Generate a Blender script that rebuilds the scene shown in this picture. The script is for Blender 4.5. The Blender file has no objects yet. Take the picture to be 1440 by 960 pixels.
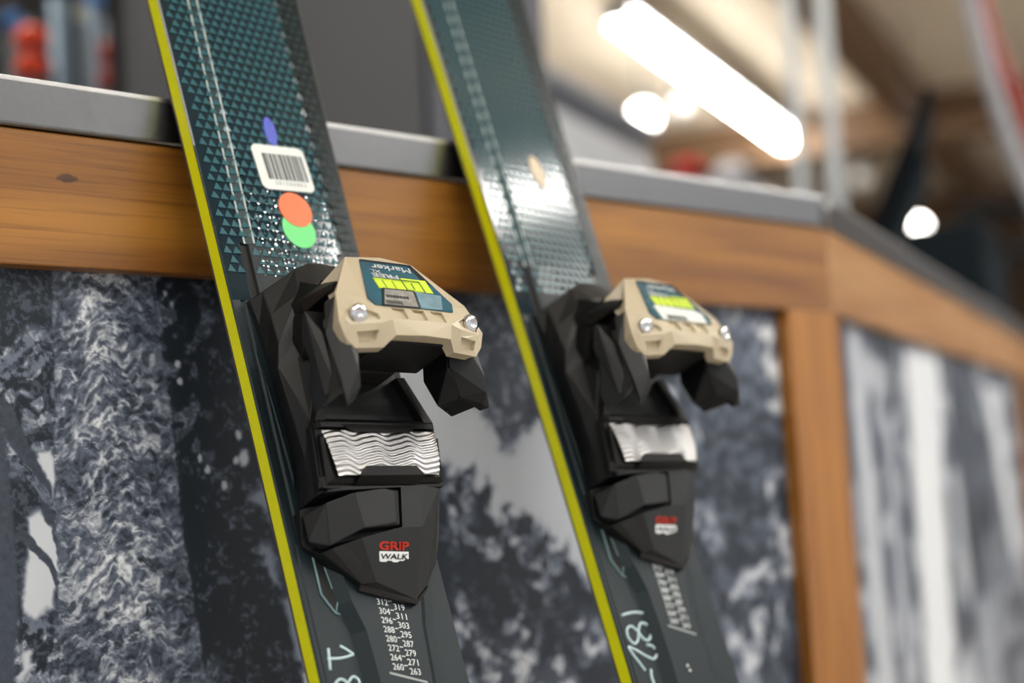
import bpy, bmesh, math, random
import numpy as np
from mathutils import Matrix, Vector

random.seed(7)
SC = bpy.context.scene
COL = SC.collection
Z0 = 1.11            # height of the counter top above the floor
A2 = 0.38804         # angle between the two counter faces
XC = 1.0642          # corner of the counter
G = np.array([math.cos(A2), math.sin(A2), 0.0])
H = np.array([-math.sin(A2), math.cos(A2), 0.0])

# ------------------------------------------------------------------ helpers
def tag(o, label=None, cat=None, group=None, kind=None):
    if label: o['label'] = label
    if cat: o['category'] = cat
    if group: o['group'] = group
    if kind: o['kind'] = kind
    return o

def empty(name, loc=(0, 0, 0), mat=None):
    o = bpy.data.objects.new(name, None)
    o.empty_display_size = 0.05
    COL.objects.link(o)
    if mat is not None: o.matrix_world = mat
    else: o.location = loc
    return o

def obj(name, me, mats, parent=None):
    o = bpy.data.objects.new(name, me)
    COL.objects.link(o)
    if not isinstance(mats, (list, tuple)): mats = [mats]
    for m in mats: me.materials.append(m)
    if parent is not None: o.parent = parent
    return o

def mesh(name, verts, faces, mi=None, smooth=False):
    me = bpy.data.meshes.new(name)
    me.from_pydata([tuple(map(float, v)) for v in verts], [], [tuple(f) for f in faces])
    if mi is not None: me.polygons.foreach_set('material_index', mi)
    if smooth: me.polygons.foreach_set('use_smooth', [True] * len(me.polygons))
    me.update()
    return me

def bevel(o, w, seg=2, ang=0.45):
    m = o.modifiers.new('bevel', 'BEVEL')
    m.width = w; m.segments = seg; m.limit_method = 'ANGLE'; m.angle_limit = ang
    m.harden_normals = False
    return o

class MB:
    """collects shapes, builds one mesh"""
    def __init__(self): self.v = []; self.f = []; self.m = []
    def add(self, vs, fs, mi=0):
        b = len(self.v); self.v += [tuple(map(float, x)) for x in vs]
        self.f += [tuple(i + b for i in f) for f in fs]; self.m += [mi] * len(fs)
    def hull(self, pts, mi=0):
        bm = bmesh.new()
        for p in pts: bm.verts.new(p)
        r = bmesh.ops.convex_hull(bm, input=bm.verts[:])
        for v in [g for g in r['geom_interior'] if isinstance(g, bmesh.types.BMVert)]:
            if v.is_valid and not v.link_faces: bm.verts.remove(v)
        bmesh.ops.dissolve_limit(bm, angle_limit=0.06, verts=bm.verts[:], edges=bm.edges[:])
        bmesh.ops.recalc_face_normals(bm, faces=bm.faces[:])
        bm.verts.index_update()
        self.add([v.co[:] for v in bm.verts], [[v.index for v in f.verts] for f in bm.faces], mi)
        bm.free()
    def box(self, a, b, mi=0):
        x0, y0, z0 = a; x1, y1, z1 = b
        self.add([(x0,y0,z0),(x1,y0,z0),(x1,y1,z0),(x0,y1,z0),(x0,y0,z1),(x1,y0,z1),(x1,y1,z1),(x0,y1,z1)],
                 [(0,3,2,1),(4,5,6,7),(0,1,5,4),(1,2,6,5),(2,3,7,6),(3,0,4,7)], mi)
    def prism(self, poly, z0, z1, mi=0):
        n = len(poly)
        vs = [(p[0], p[1], z0) for p in poly] + [(p[0], p[1], z1) for p in poly]
        fs = [tuple(range(n))[::-1], tuple(range(n, 2*n))] + [(i, (i+1) % n, n+(i+1) % n, n+i) for i in range(n)]
        self.add(vs, fs, mi)
    def tube(self, pts, r, n=10, mi=0, closed=False):
        pts = [np.array(p, float) for p in pts]; N = len(pts); vs = []; fs = []
        rr = r if isinstance(r, (list, tuple)) else [r] * N
        ref = None
        for i, p in enumerate(pts):
            a = pts[max(i-1, 0)]; b = pts[min(i+1, N-1)]
            t = b - a; t /= (np.linalg.norm(t) + 1e-12)
            if ref is None: ref = np.array([0, 0, 1.]) if abs(t[2]) < .9 else np.array([1., 0, 0])
            e1 = np.cross(t, ref); e1 /= (np.linalg.norm(e1) + 1e-12); e2 = np.cross(e1, t); ref = e2
            for k in range(n):
                q = 2*math.pi*k/n; vs.append(p + rr[i]*(math.cos(q)*e1 + math.sin(q)*e2))
        for i in range(N-1):
            for k in range(n):
                fs.append((i*n+k, i*n+(k+1) % n, (i+1)*n+(k+1) % n, (i+1)*n+k))
        fs.append(tuple(range(n))[::-1]); fs.append(tuple((N-1)*n+k for k in range(n)))
        self.add(vs, fs, mi)
    def lathe(self, prof, c, axis=(0, 0, 1), n=24, mi=0):
        ax = Vector(axis).normalized(); q = ax.to_track_quat('Z', 'Y'); c = Vector(c)
        vs = []; fs = []
        for (r, z) in prof:
            for k in range(n):
                t = 2*math.pi*k/n; vs.append(c + q @ Vector((r*math.cos(t), r*math.sin(t), z)))
        for i in range(len(prof)-1):
            for k in range(n):
                fs.append((i*n+k, i*n+(k+1) % n, (i+1)*n+(k+1) % n, (i+1)*n+k))
        fs.append(tuple(range(n))[::-1]); fs.append(tuple((len(prof)-1)*n+k for k in range(n)))
        self.add(vs, fs, mi)
    def build(self, name, mats, parent=None, smooth=False, fn=None):
        vs = self.v if fn is None else [fn(*p) for p in self.v]
        me = mesh(name, vs, self.f, self.m, smooth)
        bm = bmesh.new(); bm.from_mesh(me); bmesh.ops.recalc_face_normals(bm, faces=bm.faces[:]); bm.to_mesh(me); bm.free()
        return obj(name, me, mats, parent)

def carve(o, cutters):
    """real recesses: subtract the shapes (MB in the same frame) from the mesh of o"""
    tmp = []
    for me in cutters:
        c = bpy.data.objects.new('cut', me); COL.objects.link(c); c.matrix_world = o.matrix_world; c.parent = o.parent; tmp.append(c)
        m = o.modifiers.new('cut', 'BOOLEAN'); m.operation = 'DIFFERENCE'; m.solver = 'EXACT'; m.object = c
    bpy.context.view_layer.update()
    dg = bpy.context.evaluated_depsgraph_get(); dg.update()
    me = bpy.data.meshes.new_from_object(o.evaluated_get(dg))
    o.modifiers.clear(); o.data = me
    for c in tmp:
        d = c.data; bpy.data.objects.remove(c); bpy.data.meshes.remove(d)
    return o
def cutter(pts, fn):
    mb = MB(); mb.hull(pts); me = mesh('cut', [fn(*p) for p in mb.v], mb.f)
    bm = bmesh.new(); bm.from_mesh(me); bmesh.ops.recalc_face_normals(bm, faces=bm.faces[:]); bm.to_mesh(me); bm.free()
    return me
# ------------------------------------------------------------------ materials
def lin(r, g, b):
    f = lambda c: (c/255/12.92) if c/255 <= .04045 else ((c/255+.055)/1.055)**2.4
    return (f(r), f(g), f(b), 1)

def mat(name, col=(.5, .5, .5, 1), rough=.5, metal=0., spec=.5, coat=0., noise=0, nscale=500, bump=0., emit=None, estr=0.):
    m = bpy.data.materials.new(name); m.use_nodes = True
    nt = m.node_tree; b = nt.nodes['Principled BSDF']
    b.inputs['Base Color'].default_value = col; b.inputs['Roughness'].default_value = rough
    b.inputs['Metallic'].default_value = metal; b.inputs['Specular IOR Level'].default_value = spec
    b.inputs['Coat Weight'].default_value = coat; b.inputs['Coat Roughness'].default_value = .05
    if emit is not None:
        b.inputs['Emission Color'].default_value = emit; b.inputs['Emission Strength'].default_value = estr
    if noise or bump:
        tc = nt.nodes.new('ShaderNodeTexCoord'); nz = nt.nodes.new('ShaderNodeTexNoise')
        nz.inputs['Scale'].default_value = nscale; nz.inputs['Detail'].default_value = 3
        nt.links.new(tc.outputs['Object'], nz.inputs['Vector'])
        if noise:
            mx = nt.nodes.new('ShaderNodeMix'); mx.data_type = 'RGBA'
            mx.inputs[6].default_value = tuple(c*(1-noise) for c in col[:3])+(1,)
            mx.inputs[7].default_value = tuple(min(1, c*(1+noise)) for c in col[:3])+(1,)
            nt.links.new(nz.outputs['Fac'], mx.inputs[0]); nt.links.new(mx.outputs[2], b.inputs['Base Color'])
        if bump:
            bp = nt.nodes.new('ShaderNodeBump'); bp.inputs['Strength'].default_value = bump; bp.inputs['Distance'].default_value = .0004
            nt.links.new(nz.outputs['Fac'], bp.inputs['Height']); nt.links.new(bp.outputs['Normal'], b.inputs['Normal'])
    return m

M = {}
M['yellow'] = mat('yellow_sidewall', lin(226, 228, 10), .35, noise=.06, nscale=60)
M['edge'] = mat('ski_edge_steel', lin(120, 112, 105), .4, .9)
M['base'] = mat('ski_base', lin(25, 25, 28), .5)
M['rim'] = mat('topsheet_rim', lin(150, 150, 145), .4)
M['top'] = mat('topsheet_teal', lin(0, 34, 46), .10, spec=.3, coat=.25, noise=.15, nscale=90)
M['facet'] = mat('topsheet_facet', lin(40, 90, 98), .3, spec=.3, coat=.1)  # lighter teal print with reflected light also put into the colour
M['black'] = mat('black_plastic', lin(17, 19, 21), .5, spec=.5, noise=.2, nscale=900, bump=.25)
M['blacksat'] = mat('black_plastic_satin', lin(14, 16, 18), .45, noise=.2, nscale=300, bump=.1)
M['slate'] = mat('slate_plastic', lin(16, 31, 36), .5, spec=.35, noise=.12, nscale=500, bump=.12)
M['deep'] = mat('black_matte', lin(8, 8, 9), .7)
M['tan'] = mat('tan_plastic', lin(192, 179, 152), .38, noise=.05, nscale=60)
M['chrome'] = mat('chrome', (.75, .76, .78, 1), .14, 1.)
M['silver'] = mat('brushed_silver', (.46, .455, .45, 1), .32, 1.)
M['teal'] = mat('label_teal', lin(6, 84, 104), .22, noise=.5, nscale=60, coat=.5)
M['navy'] = mat('label_dark', lin(20, 30, 42), .25)
M['lime'] = mat('print_lime', lin(205, 230, 60), .4)
M['white'] = mat('print_white', lin(225, 230, 230), .45)
M['pale'] = mat('paint_marker', lin(190, 215, 220), .5, noise=.1, nscale=400)
M['red'] = mat('print_red', lin(225, 62, 38), .45)
M['ink'] = mat('print_black', lin(28, 28, 30), .5)
M['greyink'] = mat('print_grey', lin(80, 84, 84), .5)
M['orange'] = mat('sticker_orange', lin(250, 118, 66), .5)
M['green'] = mat('sticker_green', lin(110, 222, 130), .5)
M['blue'] = mat('sticker_blue', lin(64, 84, 255), .15, noise=.9, nscale=700, bump=.5, coat=.8)
M['paper'] = mat('sticker_paper', lin(222, 226, 222), .45)
M['beige'] = mat('sticker_beige', lin(222, 200, 170), .5)
M['foil'] = mat('foil', (.62, .65, .68, 1), .22, .8, noise=.5, nscale=260, bump=.6)

# ------------------------------------------------------------------ ski frame (millimetres: u across, v towards the tip, w out of the top sheet)
VT, TH = -957.0, 10.638
def L(u, v, w): return (u*.001, (v-VT)*.001, (w+TH)*.001)
POSE = [
 ([[0.998417, 0.018853, 0.052989], [0.043274, 0.344294, -0.937864], [-0.035925, 0.938673, 0.342933]], [0.4569, -0.092743, -0.213679]),
 ([[0.998967, 0.026249, 0.037082], [0.025792, 0.344276, -0.938514], [-0.037401, 0.938502, 0.343243]], [0.671721, -0.092362, -0.214468])]
def ski_matrix(k):
    R = np.array(POSE[k][0]); o = np.array(POSE[k][1]); o[2] += Z0
    p = o + R @ np.array([0, VT, -TH]) * .001
    m = Matrix.Identity(4)
    for i in range(3):
        for j in range(3): m[i][j] = R[i, j]
        m[i][3] = p[i]
    return m

def hw(v):
    if v < -150:
        h = 48.4 + 9.0*max(0, (-150-v)/760)**1.5
        if v < -925: h *= max(.55, math.sqrt(max(0, 1-((-925-v)/40.)**2)))
        return h
    h = 49 + .0091*v + 2.8e-5*v*v
    if v > 480: h = 49 + .0091*480 + 2.8e-5*480**2 + (v-480)*.028
    if v > 740:
        t = min(1, (v-740)/125.); h *= math.sqrt(max(.0008, 1-t**2.4))
    return h
def rock(v): return 0.0009*max(0, v-600)**2 + .0006*max(0, -870-v)**2

def prof(v):
    h = hw(v)
    if v > 128.2:
        p = [(-h,-.7),(-h+.8,0),(-33.2,0),(-32.6,.45),(-32.1,.1),(-27.6,1.45),(-27.1,1.9),(-26.5,1.5),(-10,1.55),(12,1.55),(32.8,1.5),(34,1.85),(35.4,.35),(37,0),(h-.8,0),(h,-.7)]
    elif v > 92:
        p = [(-h,-.7),(-h+.8,0),(-37.2,0),(-36.4,.8),(-35.6,-1.0),(-31.4,-1.0),(-30.6,.6),(-27,1.2),(-10,1.55),(12,1.55),(28,1.5),(30,1.9),(32.4,.35),(37,0),(h-.8,0),(h,-.7)]
    elif v > -48:
        p = [(-h,-.7),(-h+.8,0),(-44.6,0),(-43.8,-.9),(-42,-.9),(-41,.2),(-36,.3),(-27,.3),(-10,.3),(12,.3),(28,.3),(36,.3),(41,.2),(43.8,-.6),(h-.8,0),(h,-.7)]
    else:
        t = min(1, (-48-v)/14.)
        p = [(-h,-.7),(-h+.8,0),(-46.5,0),(-46,-.5*t),(-45,-.5*t),(-44.4,.05),(-30,.2),(-25,.1),(-10,.1),(12,.1),(26,.1),(33,.3),(41,.25),(43.8,.2),(h-.8,0),(h,-.7)]
    r = rock(v)
    out = []
    for u, w in p: out.append((max(-h, min(h, u)), w + r))
    return out
def top_w(u, v):
    p = prof(v); return float(np.interp(u, [a for a, _ in p], [b for _, b in p]))

VS = sorted(set([-957, -945, -930, -925, -900, -850, -800, -700, -600, -500, -400, -300, -250, -200] + list(range(-170, 400, 6)) +
     [-62, -48, -47.8, 92, 92.2, 128.2, 128.4] + list(range(400, 740, 20)) + list(range(740, 866, 5))))

def sweep(sec, caps=True):
    """sec(v) -> closed list of (u,w)"""
    vs = []; fs = []; n = None
    for v in VS:
        s = sec(v); n = len(s); vs += [L(u, v, w) for u, w in s]
    for i in range(len(VS)-1):
        for k in range(n):
            fs.append((i*n+k, i*n+(k+1) % n, (i+1)*n+(k+1) % n, (i+1)*n+k))
    fs.append(tuple(range(n))[::-1]); fs.append(tuple((len(VS)-1)*n+k for k in range(n)))
    return vs, fs

def text_mesh(s, shear=0.):
    cu = bpy.data.curves.new('txt', 'FONT'); cu.body = s; cu.size = 1; cu.resolution_u = 3; cu.shear = shear
    to = bpy.data.objects.new('txt', cu); COL.objects.link(to)
    dg = bpy.context.evaluated_depsgraph_get(); dg.update()
    me = bpy.data.meshes.new_from_object(to.evaluated_get(dg))
    vs = np.array([v.co[:] for v in me.vertices]); fs = [tuple(p.vertices) for p in me.polygons]
    bpy.data.objects.remove(to); bpy.data.curves.remove(cu); bpy.data.meshes.remove(me)
    return vs, fs
def add_text(mb, s, o, xd, yd, width, height, mi=0, shear=0., bold=0.):
    """lettering laid at o (lower-left of its box), mm in ski coordinates"""
    vs, fs = text_mesh(s, shear)
    mn = vs.min(0); mx = vs.max(0); sx = width/(mx[0]-mn[0]); sy = height/(mx[1]-mn[1])
    xd = np.array(xd, float); xd /= np.linalg.norm(xd); yd = np.array(yd, float); yd /= np.linalg.norm(yd); o = np.array(o, float)
    q = [o + xd*(v[0]-mn[0])*sx + yd*(v[1]-mn[1])*sy for v in vs]
    mb.add(q, fs, mi)
    if bold:
        for dx, dy in ((bold, 0), (0, bold*.6), (bold, bold*.6)):
            mb.add([p + xd*dx + yd*dy for p in q], fs, mi)

CX = -1.3
def sym(pts): return [(s*u, v, w) for (u, v, w) in pts for s in (1, -1)]
def mir(pts, s): return [(s*u, v, w) for (u, v, w) in pts]

def stroke(mb, pts, r, mi=0):
    """a hand-drawn paint line on the top sheet: smoothed flat bead"""
    P = [np.array(p, float) for p in pts]; Q = []
    for i in range(len(P)-1):
        p0 = P[max(i-1, 0)]; p1 = P[i]; p2 = P[i+1]; p3 = P[min(i+2, len(P)-1)]
        for t in np.linspace(0, 1, 6, endpoint=False):
            Q.append(.5*((2*p1)+(-p0+p2)*t+(2*p0-5*p1+4*p2-p3)*t*t+(-p0+3*p1-3*p2+p3)*t**3))
    Q.append(P[-1])
    mb.tube([(q[0], q[1], q[2] if len(q) > 2 else top_w(q[0], q[1])+.1) for q in Q], r, 8, mi)

def build_ski(k):
    root = empty('ski', mat=ski_matrix(k))
    # --- core: base, steel edges, sidewalls, top sheet
    s = lambda v: [(-hw(v)+2.2, -TH+rock(v)), (hw(v)-2.2, -TH+rock(v)), (hw(v)-2.2, -TH+1.2+rock(v)), (-hw(v)+2.2, -TH+1.2+rock(v))]
    vs, fs = sweep(s); obj('running_base', mesh('running_base', vs, fs), M['base'], root)
    for sg in (-1, 1):
        s = lambda v: [(sg*(hw(v)+.25), -TH+rock(v)), (sg*(hw(v)-2.2), -TH+rock(v)), (sg*(hw(v)-2.2), -TH+1.3+rock(v)), (sg*(hw(v)+.25), -TH+1.3+rock(v))]
        vs, fs = sweep(s); m = mesh('steel_edge', vs, fs); o = obj('steel_edge', m, M['edge'], root)
    s = lambda v: [(-hw(v), -TH+1.25+rock(v)), (hw(v), -TH+1.25+rock(v)), (hw(v), -1.15+rock(v)), (-hw(v), -1.15+rock(v))]
    vs, fs = sweep(s); obj('sidewall', mesh('sidewall', vs, fs), M['yellow'], root)
    sec = lambda v: [(-hw(v), -1.2+rock(v))] + prof(v) + [(hw(v), -1.2+rock(v))]
    vs, fs = sweep(sec); n = 18
    mi = []
    for i in range(len(VS)-1):
        for kk in range(n):
            mi.append(7 if kk in (3, 4, 6, 7) and VS[i] > 128.3 else 5 if kk == 5 and VS[i] > 128.3 else 6 if kk in (4, 5, 6) and 92 <= VS[i] < 128.3 else 2 if kk in (3, 7, 8) and 92 <= VS[i] < 128.3 else 1 if kk in (0, 1, 15, 16) and VS[i] > 188 else (2 if VS[i] < 92 else (3 if kk in (13, 14) or kk == 12 else 0)))  # coloured-in light and shade: crease glints, bright step strip, dark slot
    mi += [0, 0]
    # embossed triangles
    row = 0; v = 112.0
    while v < 846:
        h = hw(v)-1.2; u = -h + (3.05 if row % 2 else 0)
        u0 = -51.6 + (3.05 if row % 2 else 0)
        for j in range(24):
            u = u0 + 6.1*j
            if abs(u) + 2.9 > h: continue
            if v < 131 and (-39 < u < -28 or abs(u-33) < 4): continue
            w0 = top_w(u-2.75, v-2.55); w1 = top_w(u+2.75, v-2.55); w2 = top_w(u, v+2.35)
            b = len(vs)
            vs += [L(u-2.75, v-2.55, w0+.42), L(u+2.75, v-2.55, w1+.42), L(u, v+2.35, w2+.10), L(u-2.75, v-2.7, w0-.02), L(u+2.75, v-2.7, w1-.02), L(u, v+2.5, w2-.02)]
            fs += [(b, b+1, b+2), (b+3, b+4, b+1, b), (b+4, b+5, b+2, b+1), (b+5, b+3, b, b+2)]
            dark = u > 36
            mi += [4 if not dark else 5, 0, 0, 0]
        v += 5.85; row += 1
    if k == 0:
        rg = random.Random(3)  # tilted flakes added to catch the tube light as glints
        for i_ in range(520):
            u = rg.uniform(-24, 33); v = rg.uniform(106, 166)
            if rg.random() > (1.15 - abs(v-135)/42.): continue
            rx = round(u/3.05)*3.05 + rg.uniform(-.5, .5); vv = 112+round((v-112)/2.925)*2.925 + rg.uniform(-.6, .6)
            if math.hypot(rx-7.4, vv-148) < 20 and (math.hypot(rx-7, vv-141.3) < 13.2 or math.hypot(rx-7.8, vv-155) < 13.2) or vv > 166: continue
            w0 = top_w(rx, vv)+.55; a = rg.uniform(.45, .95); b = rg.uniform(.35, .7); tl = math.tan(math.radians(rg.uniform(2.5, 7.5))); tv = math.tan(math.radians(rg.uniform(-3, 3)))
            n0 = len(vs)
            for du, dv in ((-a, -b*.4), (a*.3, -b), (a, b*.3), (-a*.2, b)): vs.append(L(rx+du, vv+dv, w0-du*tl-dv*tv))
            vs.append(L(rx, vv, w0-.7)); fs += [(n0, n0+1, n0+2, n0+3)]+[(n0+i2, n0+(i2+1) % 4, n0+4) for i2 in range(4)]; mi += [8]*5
    obj('topsheet', mesh('topsheet', vs, fs, mi), [M['top'], M['rim'], M['slate'], M['topdark'], M['facet'], M['facetdark'], M['deep'], M['glintline'], M['glint']], root)
    # --- hook-shaped groove, shade laid on as dark inlay, and long fin in the flank
    mb = MB()
    mb.prism([(-35.8,-50),(-36.3,-75.7),(-30.2,-85.9),(-25.8,-75.3),(-28.8,-73.2),(-30.4,-62.4),(-31,-50)][::-1], .1, .5)
    mb.build('groove_shade', M['deep'], root, fn=L)
    mb = MB()
    mb.tube([(-36.2,-50,.5),(-36.5,-75.7,.6),(-33.5,-81,.6),(-30.2,-86.3,.6),(-27.6,-87,.5)], .55, 8)
    mb.tube([(-31,-50,.6),(-30.4,-62.4,.6),(-28.8,-73.2,.6),(-25.8,-75.3,.7),(-27.2,-80,.7),(-30,-86,.6)], .45, 8)
    mb.build('groove_rim', M['hookrim'], root, True, fn=L)
    mb = MB(); mb.tube([(-41.2,62,.1),(-39.6,30,.8),(-38.4,0,1.3),(-37.9,-12,1.2),(-38.2,-22,.2)], [.3,1.0,1.3,1.2,.2], 10)
    mb.build('flank_fin', M['slate'], root, True, fn=L)
    # --- scale plate with sole lengths
    mb = MB()
    def plate(v, l, r):
        return [(l-6, v, .1), (l, v, 6), (r, v, 6), (r+6.5, v, 1.2), (r+13, v, .4)]
    rows = [plate(-62,-25,26), plate(-82,-22.5,24), plate(-98,-17.5,20), plate(-128,-16.3,17.2), plate(-300,-16.3,17.2)]
    vs = [p for r in rows for p in r]; fs = []
    for i in range(len(rows)-1):
        for j in range(4): fs.append((i*5+j, i*5+j+1, (i+1)*5+j+1, (i+1)*5+j))
    mb.add(vs, fs); mb.build('scale_plate', M['slate'], root, fn=L)
    mb = MB(); c, sn = math.cos(math.radians(-17.4)), math.sin(math.radians(-17.4))
    labs = ['320-327', '312-319', '304-311', '296-303', '288-295', '280-287', '272-279', '264-271', '260-263']
    for i, t in enumerate(labs):
        oy = -80.2 - 4.92*i
        a, b_ = t.split('-')
        ul = -6.6
        add_text(mb, a, (ul, oy, 6.12), (c, sn*.55, 0), (0.05, 1, 0), 7.0, 3.3)
        add_text(mb, b_, (ul+10.3, oy-3.6, 6.12), (c, sn*.55, 0), (0.05, 1, 0), 7.0, 3.3)
        add_text(mb, '-', (ul+7.6, oy+1.1, 6.12), (c, sn*.5, 0), (0, 1, 0), 2.2, .45)
    mb.build('scale_numbers', M['white'], root, fn=L)
    mb = MB(); mb.prism([(-9.6,-120.4),(13.6,-127.9),(13.6,-129.1),(-9.6,-121.6)][::-1], 5.9, 6.25); mb.build('scale_bar', M['greyink2'], root, fn=L)
    mb = MB()
    for yy in (-146.5, -149.5): mb.lathe([(.9, 0), (.9, .2)], (-3.2+(yy+146.5)*-.3, yy, 5.95), n=10)
    mb.build('scale_dots', M['white'], root, fn=L)
    # --- toe base of the binding
    S = [[(41,91,0),(40.6,91,3),(36.4,92.4,11),(19.5,103,22),(8.5,108,21),(0,108.4,21)],
         [(38.4,75,0),(38.6,75,4),(38.4,75.5,15),(26,84,27),(14,90,31),(0,91,32)],
         [(36.6,56,0),(37.4,56.5,3),(40.2,57.5,18.4),(29,63,25),(20,64,34),(0,64,34)],
         [(35.8,43.6,0),(36.6,43.6,3),(42.4,43.6,15.5),(33.4,47,22.5),(24,46,28),(0,46,28)],
         [(34.8,12,0),(35.6,12,3),(39.4,12,14.5),(36,12,23.5),(33,12,28),(0,12,28)],
         [(34.6,-8,0),(36,-8,4),(38.8,-8,15),(38.4,-8,22.5),(38,-8,26),(0,-8,26)],
         [(38,-30,0),(39.6,-31,6),(41,-30,15),(41,-30,22),(38,-29,25.5),(0,-29,25.5)]]
    mb = MB(); vs = []; fs = []
    for st in S:
        ring = st + [(-u, v, w) for (u, v, w) in st[-2::-1]]
        vs += ring
    n = 11
    for i in range(len(S)-1):
        for j in range(n-1): fs.append((i*n+j, i*n+j+1, (i+1)*n+j+1, (i+1)*n+j))
    fs.append(tuple(range(n))); fs.append(tuple((len(S)-1)*n+j for j in range(n))[::-1])
    for i in range(len(S)-1): fs.append((i*n, (i+1)*n, (i+1)*n+n-1, i*n+n-1))
    mb.add(vs, fs); bevel(mb.build('toe_base', M['black'], root, fn=L), .0007)
    # --- toe housing below the cap
    mb = MB()
    mb.hull(sym([(30,79,52),(34,60,74),(33,40,77),(24,30,79),(24,29,47),(30,42,40),(31,72,36)]))
    mb.hull(sym([(20,96,20),(28,78,48),(27,44,44),(17,33,38),(12,30,30),(30,40,12),(32,78,8)]))
    mb.hull(sym([(39.6,71,42),(31,76,52.5),(39,66,73),(40,63,70),(40.5,62,46),(36,68,34),(24,80,48),(24,66,66),(24,70,34)]))
    mb.hull(sym([(31,71,24),(39.5,62,45),(34.6,45.5,26.5),(33,58,20),(24,74,34),(24,50,24)]))
    bevel(mb.build('toe_housing', M['blackshade'], root, fn=L), .0006)
    # --- wings
    for sg in (-1, 1):
        mb = MB()
        ms = lambda pts: [(sg*u+CX, v, w) for (u, v, w) in pts]
        mb.hull(ms([(49.5,55.6,57.2),(47.0,57.4,52.5),(45.6,42,62.4),(48.9,44,50.2),(47.4,8.6,64.8),(46.6,56.4,56.6),(50.8,8,58.4),(47.2,10.4,54.5),(46.5,44,46.4),(34,57,50),(34,57,56),(38,43,58),(40,9,60),(40,10,54)]))
        mb.hull(ms([(46.4,54.5,70.0),(43.4,56,76.5),(49.4,38,69.0),(44.6,36,75.4),(49.0,11,71.0),(48.6,-1.0,70.6),(45.4,15.6,75.2),(45,-1.4,66.5),(43.0,13,79),(42.6,5,77),(43.6,0.4,71.5),(31,24,67),(32,52,68),(32,52,76),(36,8,64),(46.5,38,66.5),(46.5,11,68)]))
        mb.hull(ms([(34,27,42),(40,25.4,38),(43.4,17,38),(46.4,5.5,43.5),(50.6,4.4,60.5),(45,14,72),(34.6,18.8,59.5),(41.4,8.9,60.4),(36.2,11,45.3),(31,24,65),(43,34,45),(43,52,52),(43,40,68),(34,40,46),(34,50,70)]))
        o = bevel(mb.build('jaw_wing', M['blacksat'], root, fn=L), .0006)
        mb = MB(); mb.lathe([(1.1,0),(1.1,.6),(.6,1.0)], (sg*41.5+CX, 8.2, 46), (0, -.8, -.6), 12)
        mb.build('roller_pin', M['blacksat'], o, fn=L)
    # --- tan cap
    T = [(0,85.8,69.4),(22.8,84.5,68.0),(44.2,56.2,77.8),(49,38.6,80.6),(46.2,30.5,79),(41,25.2,78.5),(24,26,80),(18.5,30.6,85.8),(0,30.8,87)]
    B = [(0,86.5,58),(30.6,75.6,53.4),(39.6,57.5,67.5),(47.2,38.4,72.5),(45.4,30.4,72),(42,24.6,74),(23.4,26.2,74.5),(18,31,78),(0,31.2,78.6)]
    I = [(0,82.6,71.4),(18,81.6,71.6),(30.5,52,82.4),(26.5,47.2,84.6),(0,47.4,85)]   # plate under the label
    X = [(29.5,43,86.0),(46.4,40.0,81.6),(43.4,36.4,82.6),(27,36.4,86.8),(20,38.5,87.6),(0,38.6,88.2),(36,52,82.4)]
    def both(lst): return lst + [(-u, v, w) for (u, v, w) in lst]
    vs = []; idx = {}
    for nm, lst in (('T', T), ('B', B), ('I', I), ('X', X)):
        for i, p in enumerate(lst):
            for sg in (1, -1):
                if p[0] == 0 and sg == -1: idx[nm, i, -1] = idx[nm, i, 1]; continue
                idx[nm, i, sg] = len(vs); vs.append((sg*p[0]+CX, p[1], p[2]))
    fs = []
    for sg in (1, -1):
        t = lambda i: idx['T', i, sg]; b = lambda i: idx['B', i, sg]; p = lambda i: idx['I', i, sg]; x = lambda i: idx['X', i, sg]
        F = [(t(0), t(1), p(1), p(0)), (t(1), t(2), x(6), p(2), p(1)), (t(2), t(3), x(1), x(6)), (p(2), x(6), x(0), p(3)), (x(6), x(1), x(0)),
             (t(3), t(4), x(2), x(1)), (x(0), x(1), x(2), x(3)), (t(4), t(5), x(2)), (t(5), t(6), x(3), x(2)), (t(6), t(7), x(4), x(3)), (x(0), x(3), x(4), p(3)),
             (p(3), x(4), x(5), p(4)), (x(4), t(7), t(8), x(5)), (p(0), p(1), p(2)), (p(0), p(2), p(3), p(4))]
        for i in range(8): F.append((t(i), b(i), b(i+1), t(i+1)))
        F.append((b(0), b(1), b(2), b(6), b(7), b(8))); F.append((b(2), b(3), b(4), b(5), b(6)))
        fs += F
    mb = MB(); mb.add(vs, fs); cap = mb.build('toe_cap', M['tan'], root, fn=L)
    tag(cap, 'sand coloured toe cap')
    cuts = []
    for sg in (1, -1):
        f_ = lambda lst: [(sg*u+CX, v, w) for u, v, w in lst]
        cuts.append(cutter(f_([(44.4,44.6,92),(38.4,48.2,92),(26.2,41.6,92),(26.2,37.8,92),(43.2,36.9,92),(43.4,43.8,81.4),(38.4,46.6,82.6),(27.8,41.2,84.2),(27.4,38.6,84.6),(42.6,37.8,81.2)]), L))
        cuts.append(cutter(f_([(42.6,31.6,90),(26.4,32.2,92),(27.8,24.4,90),(40.6,23.6,88),(40.2,33.0,79.6),(28.6,33.6,81.6),(29.4,29.8,79.4),(38.8,29.4,77.6)]), L))
    for u0 in (-14.6, -1.4, 11.8):
        cuts.append(cutter([(u0-4,46.6,94),(u0+5.4,46.6,94),(u0+4.8,38.9,94),(u0+.2,38.9,94),(u0-3.6,46.4,83.2),(u0+5,46.4,83.2),(u0+4.4,39.4,86.3),(u0+.6,39.4,86.3)], L))
    carve(cap, cuts); bevel(cap, .0006, 2, .35)
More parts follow.
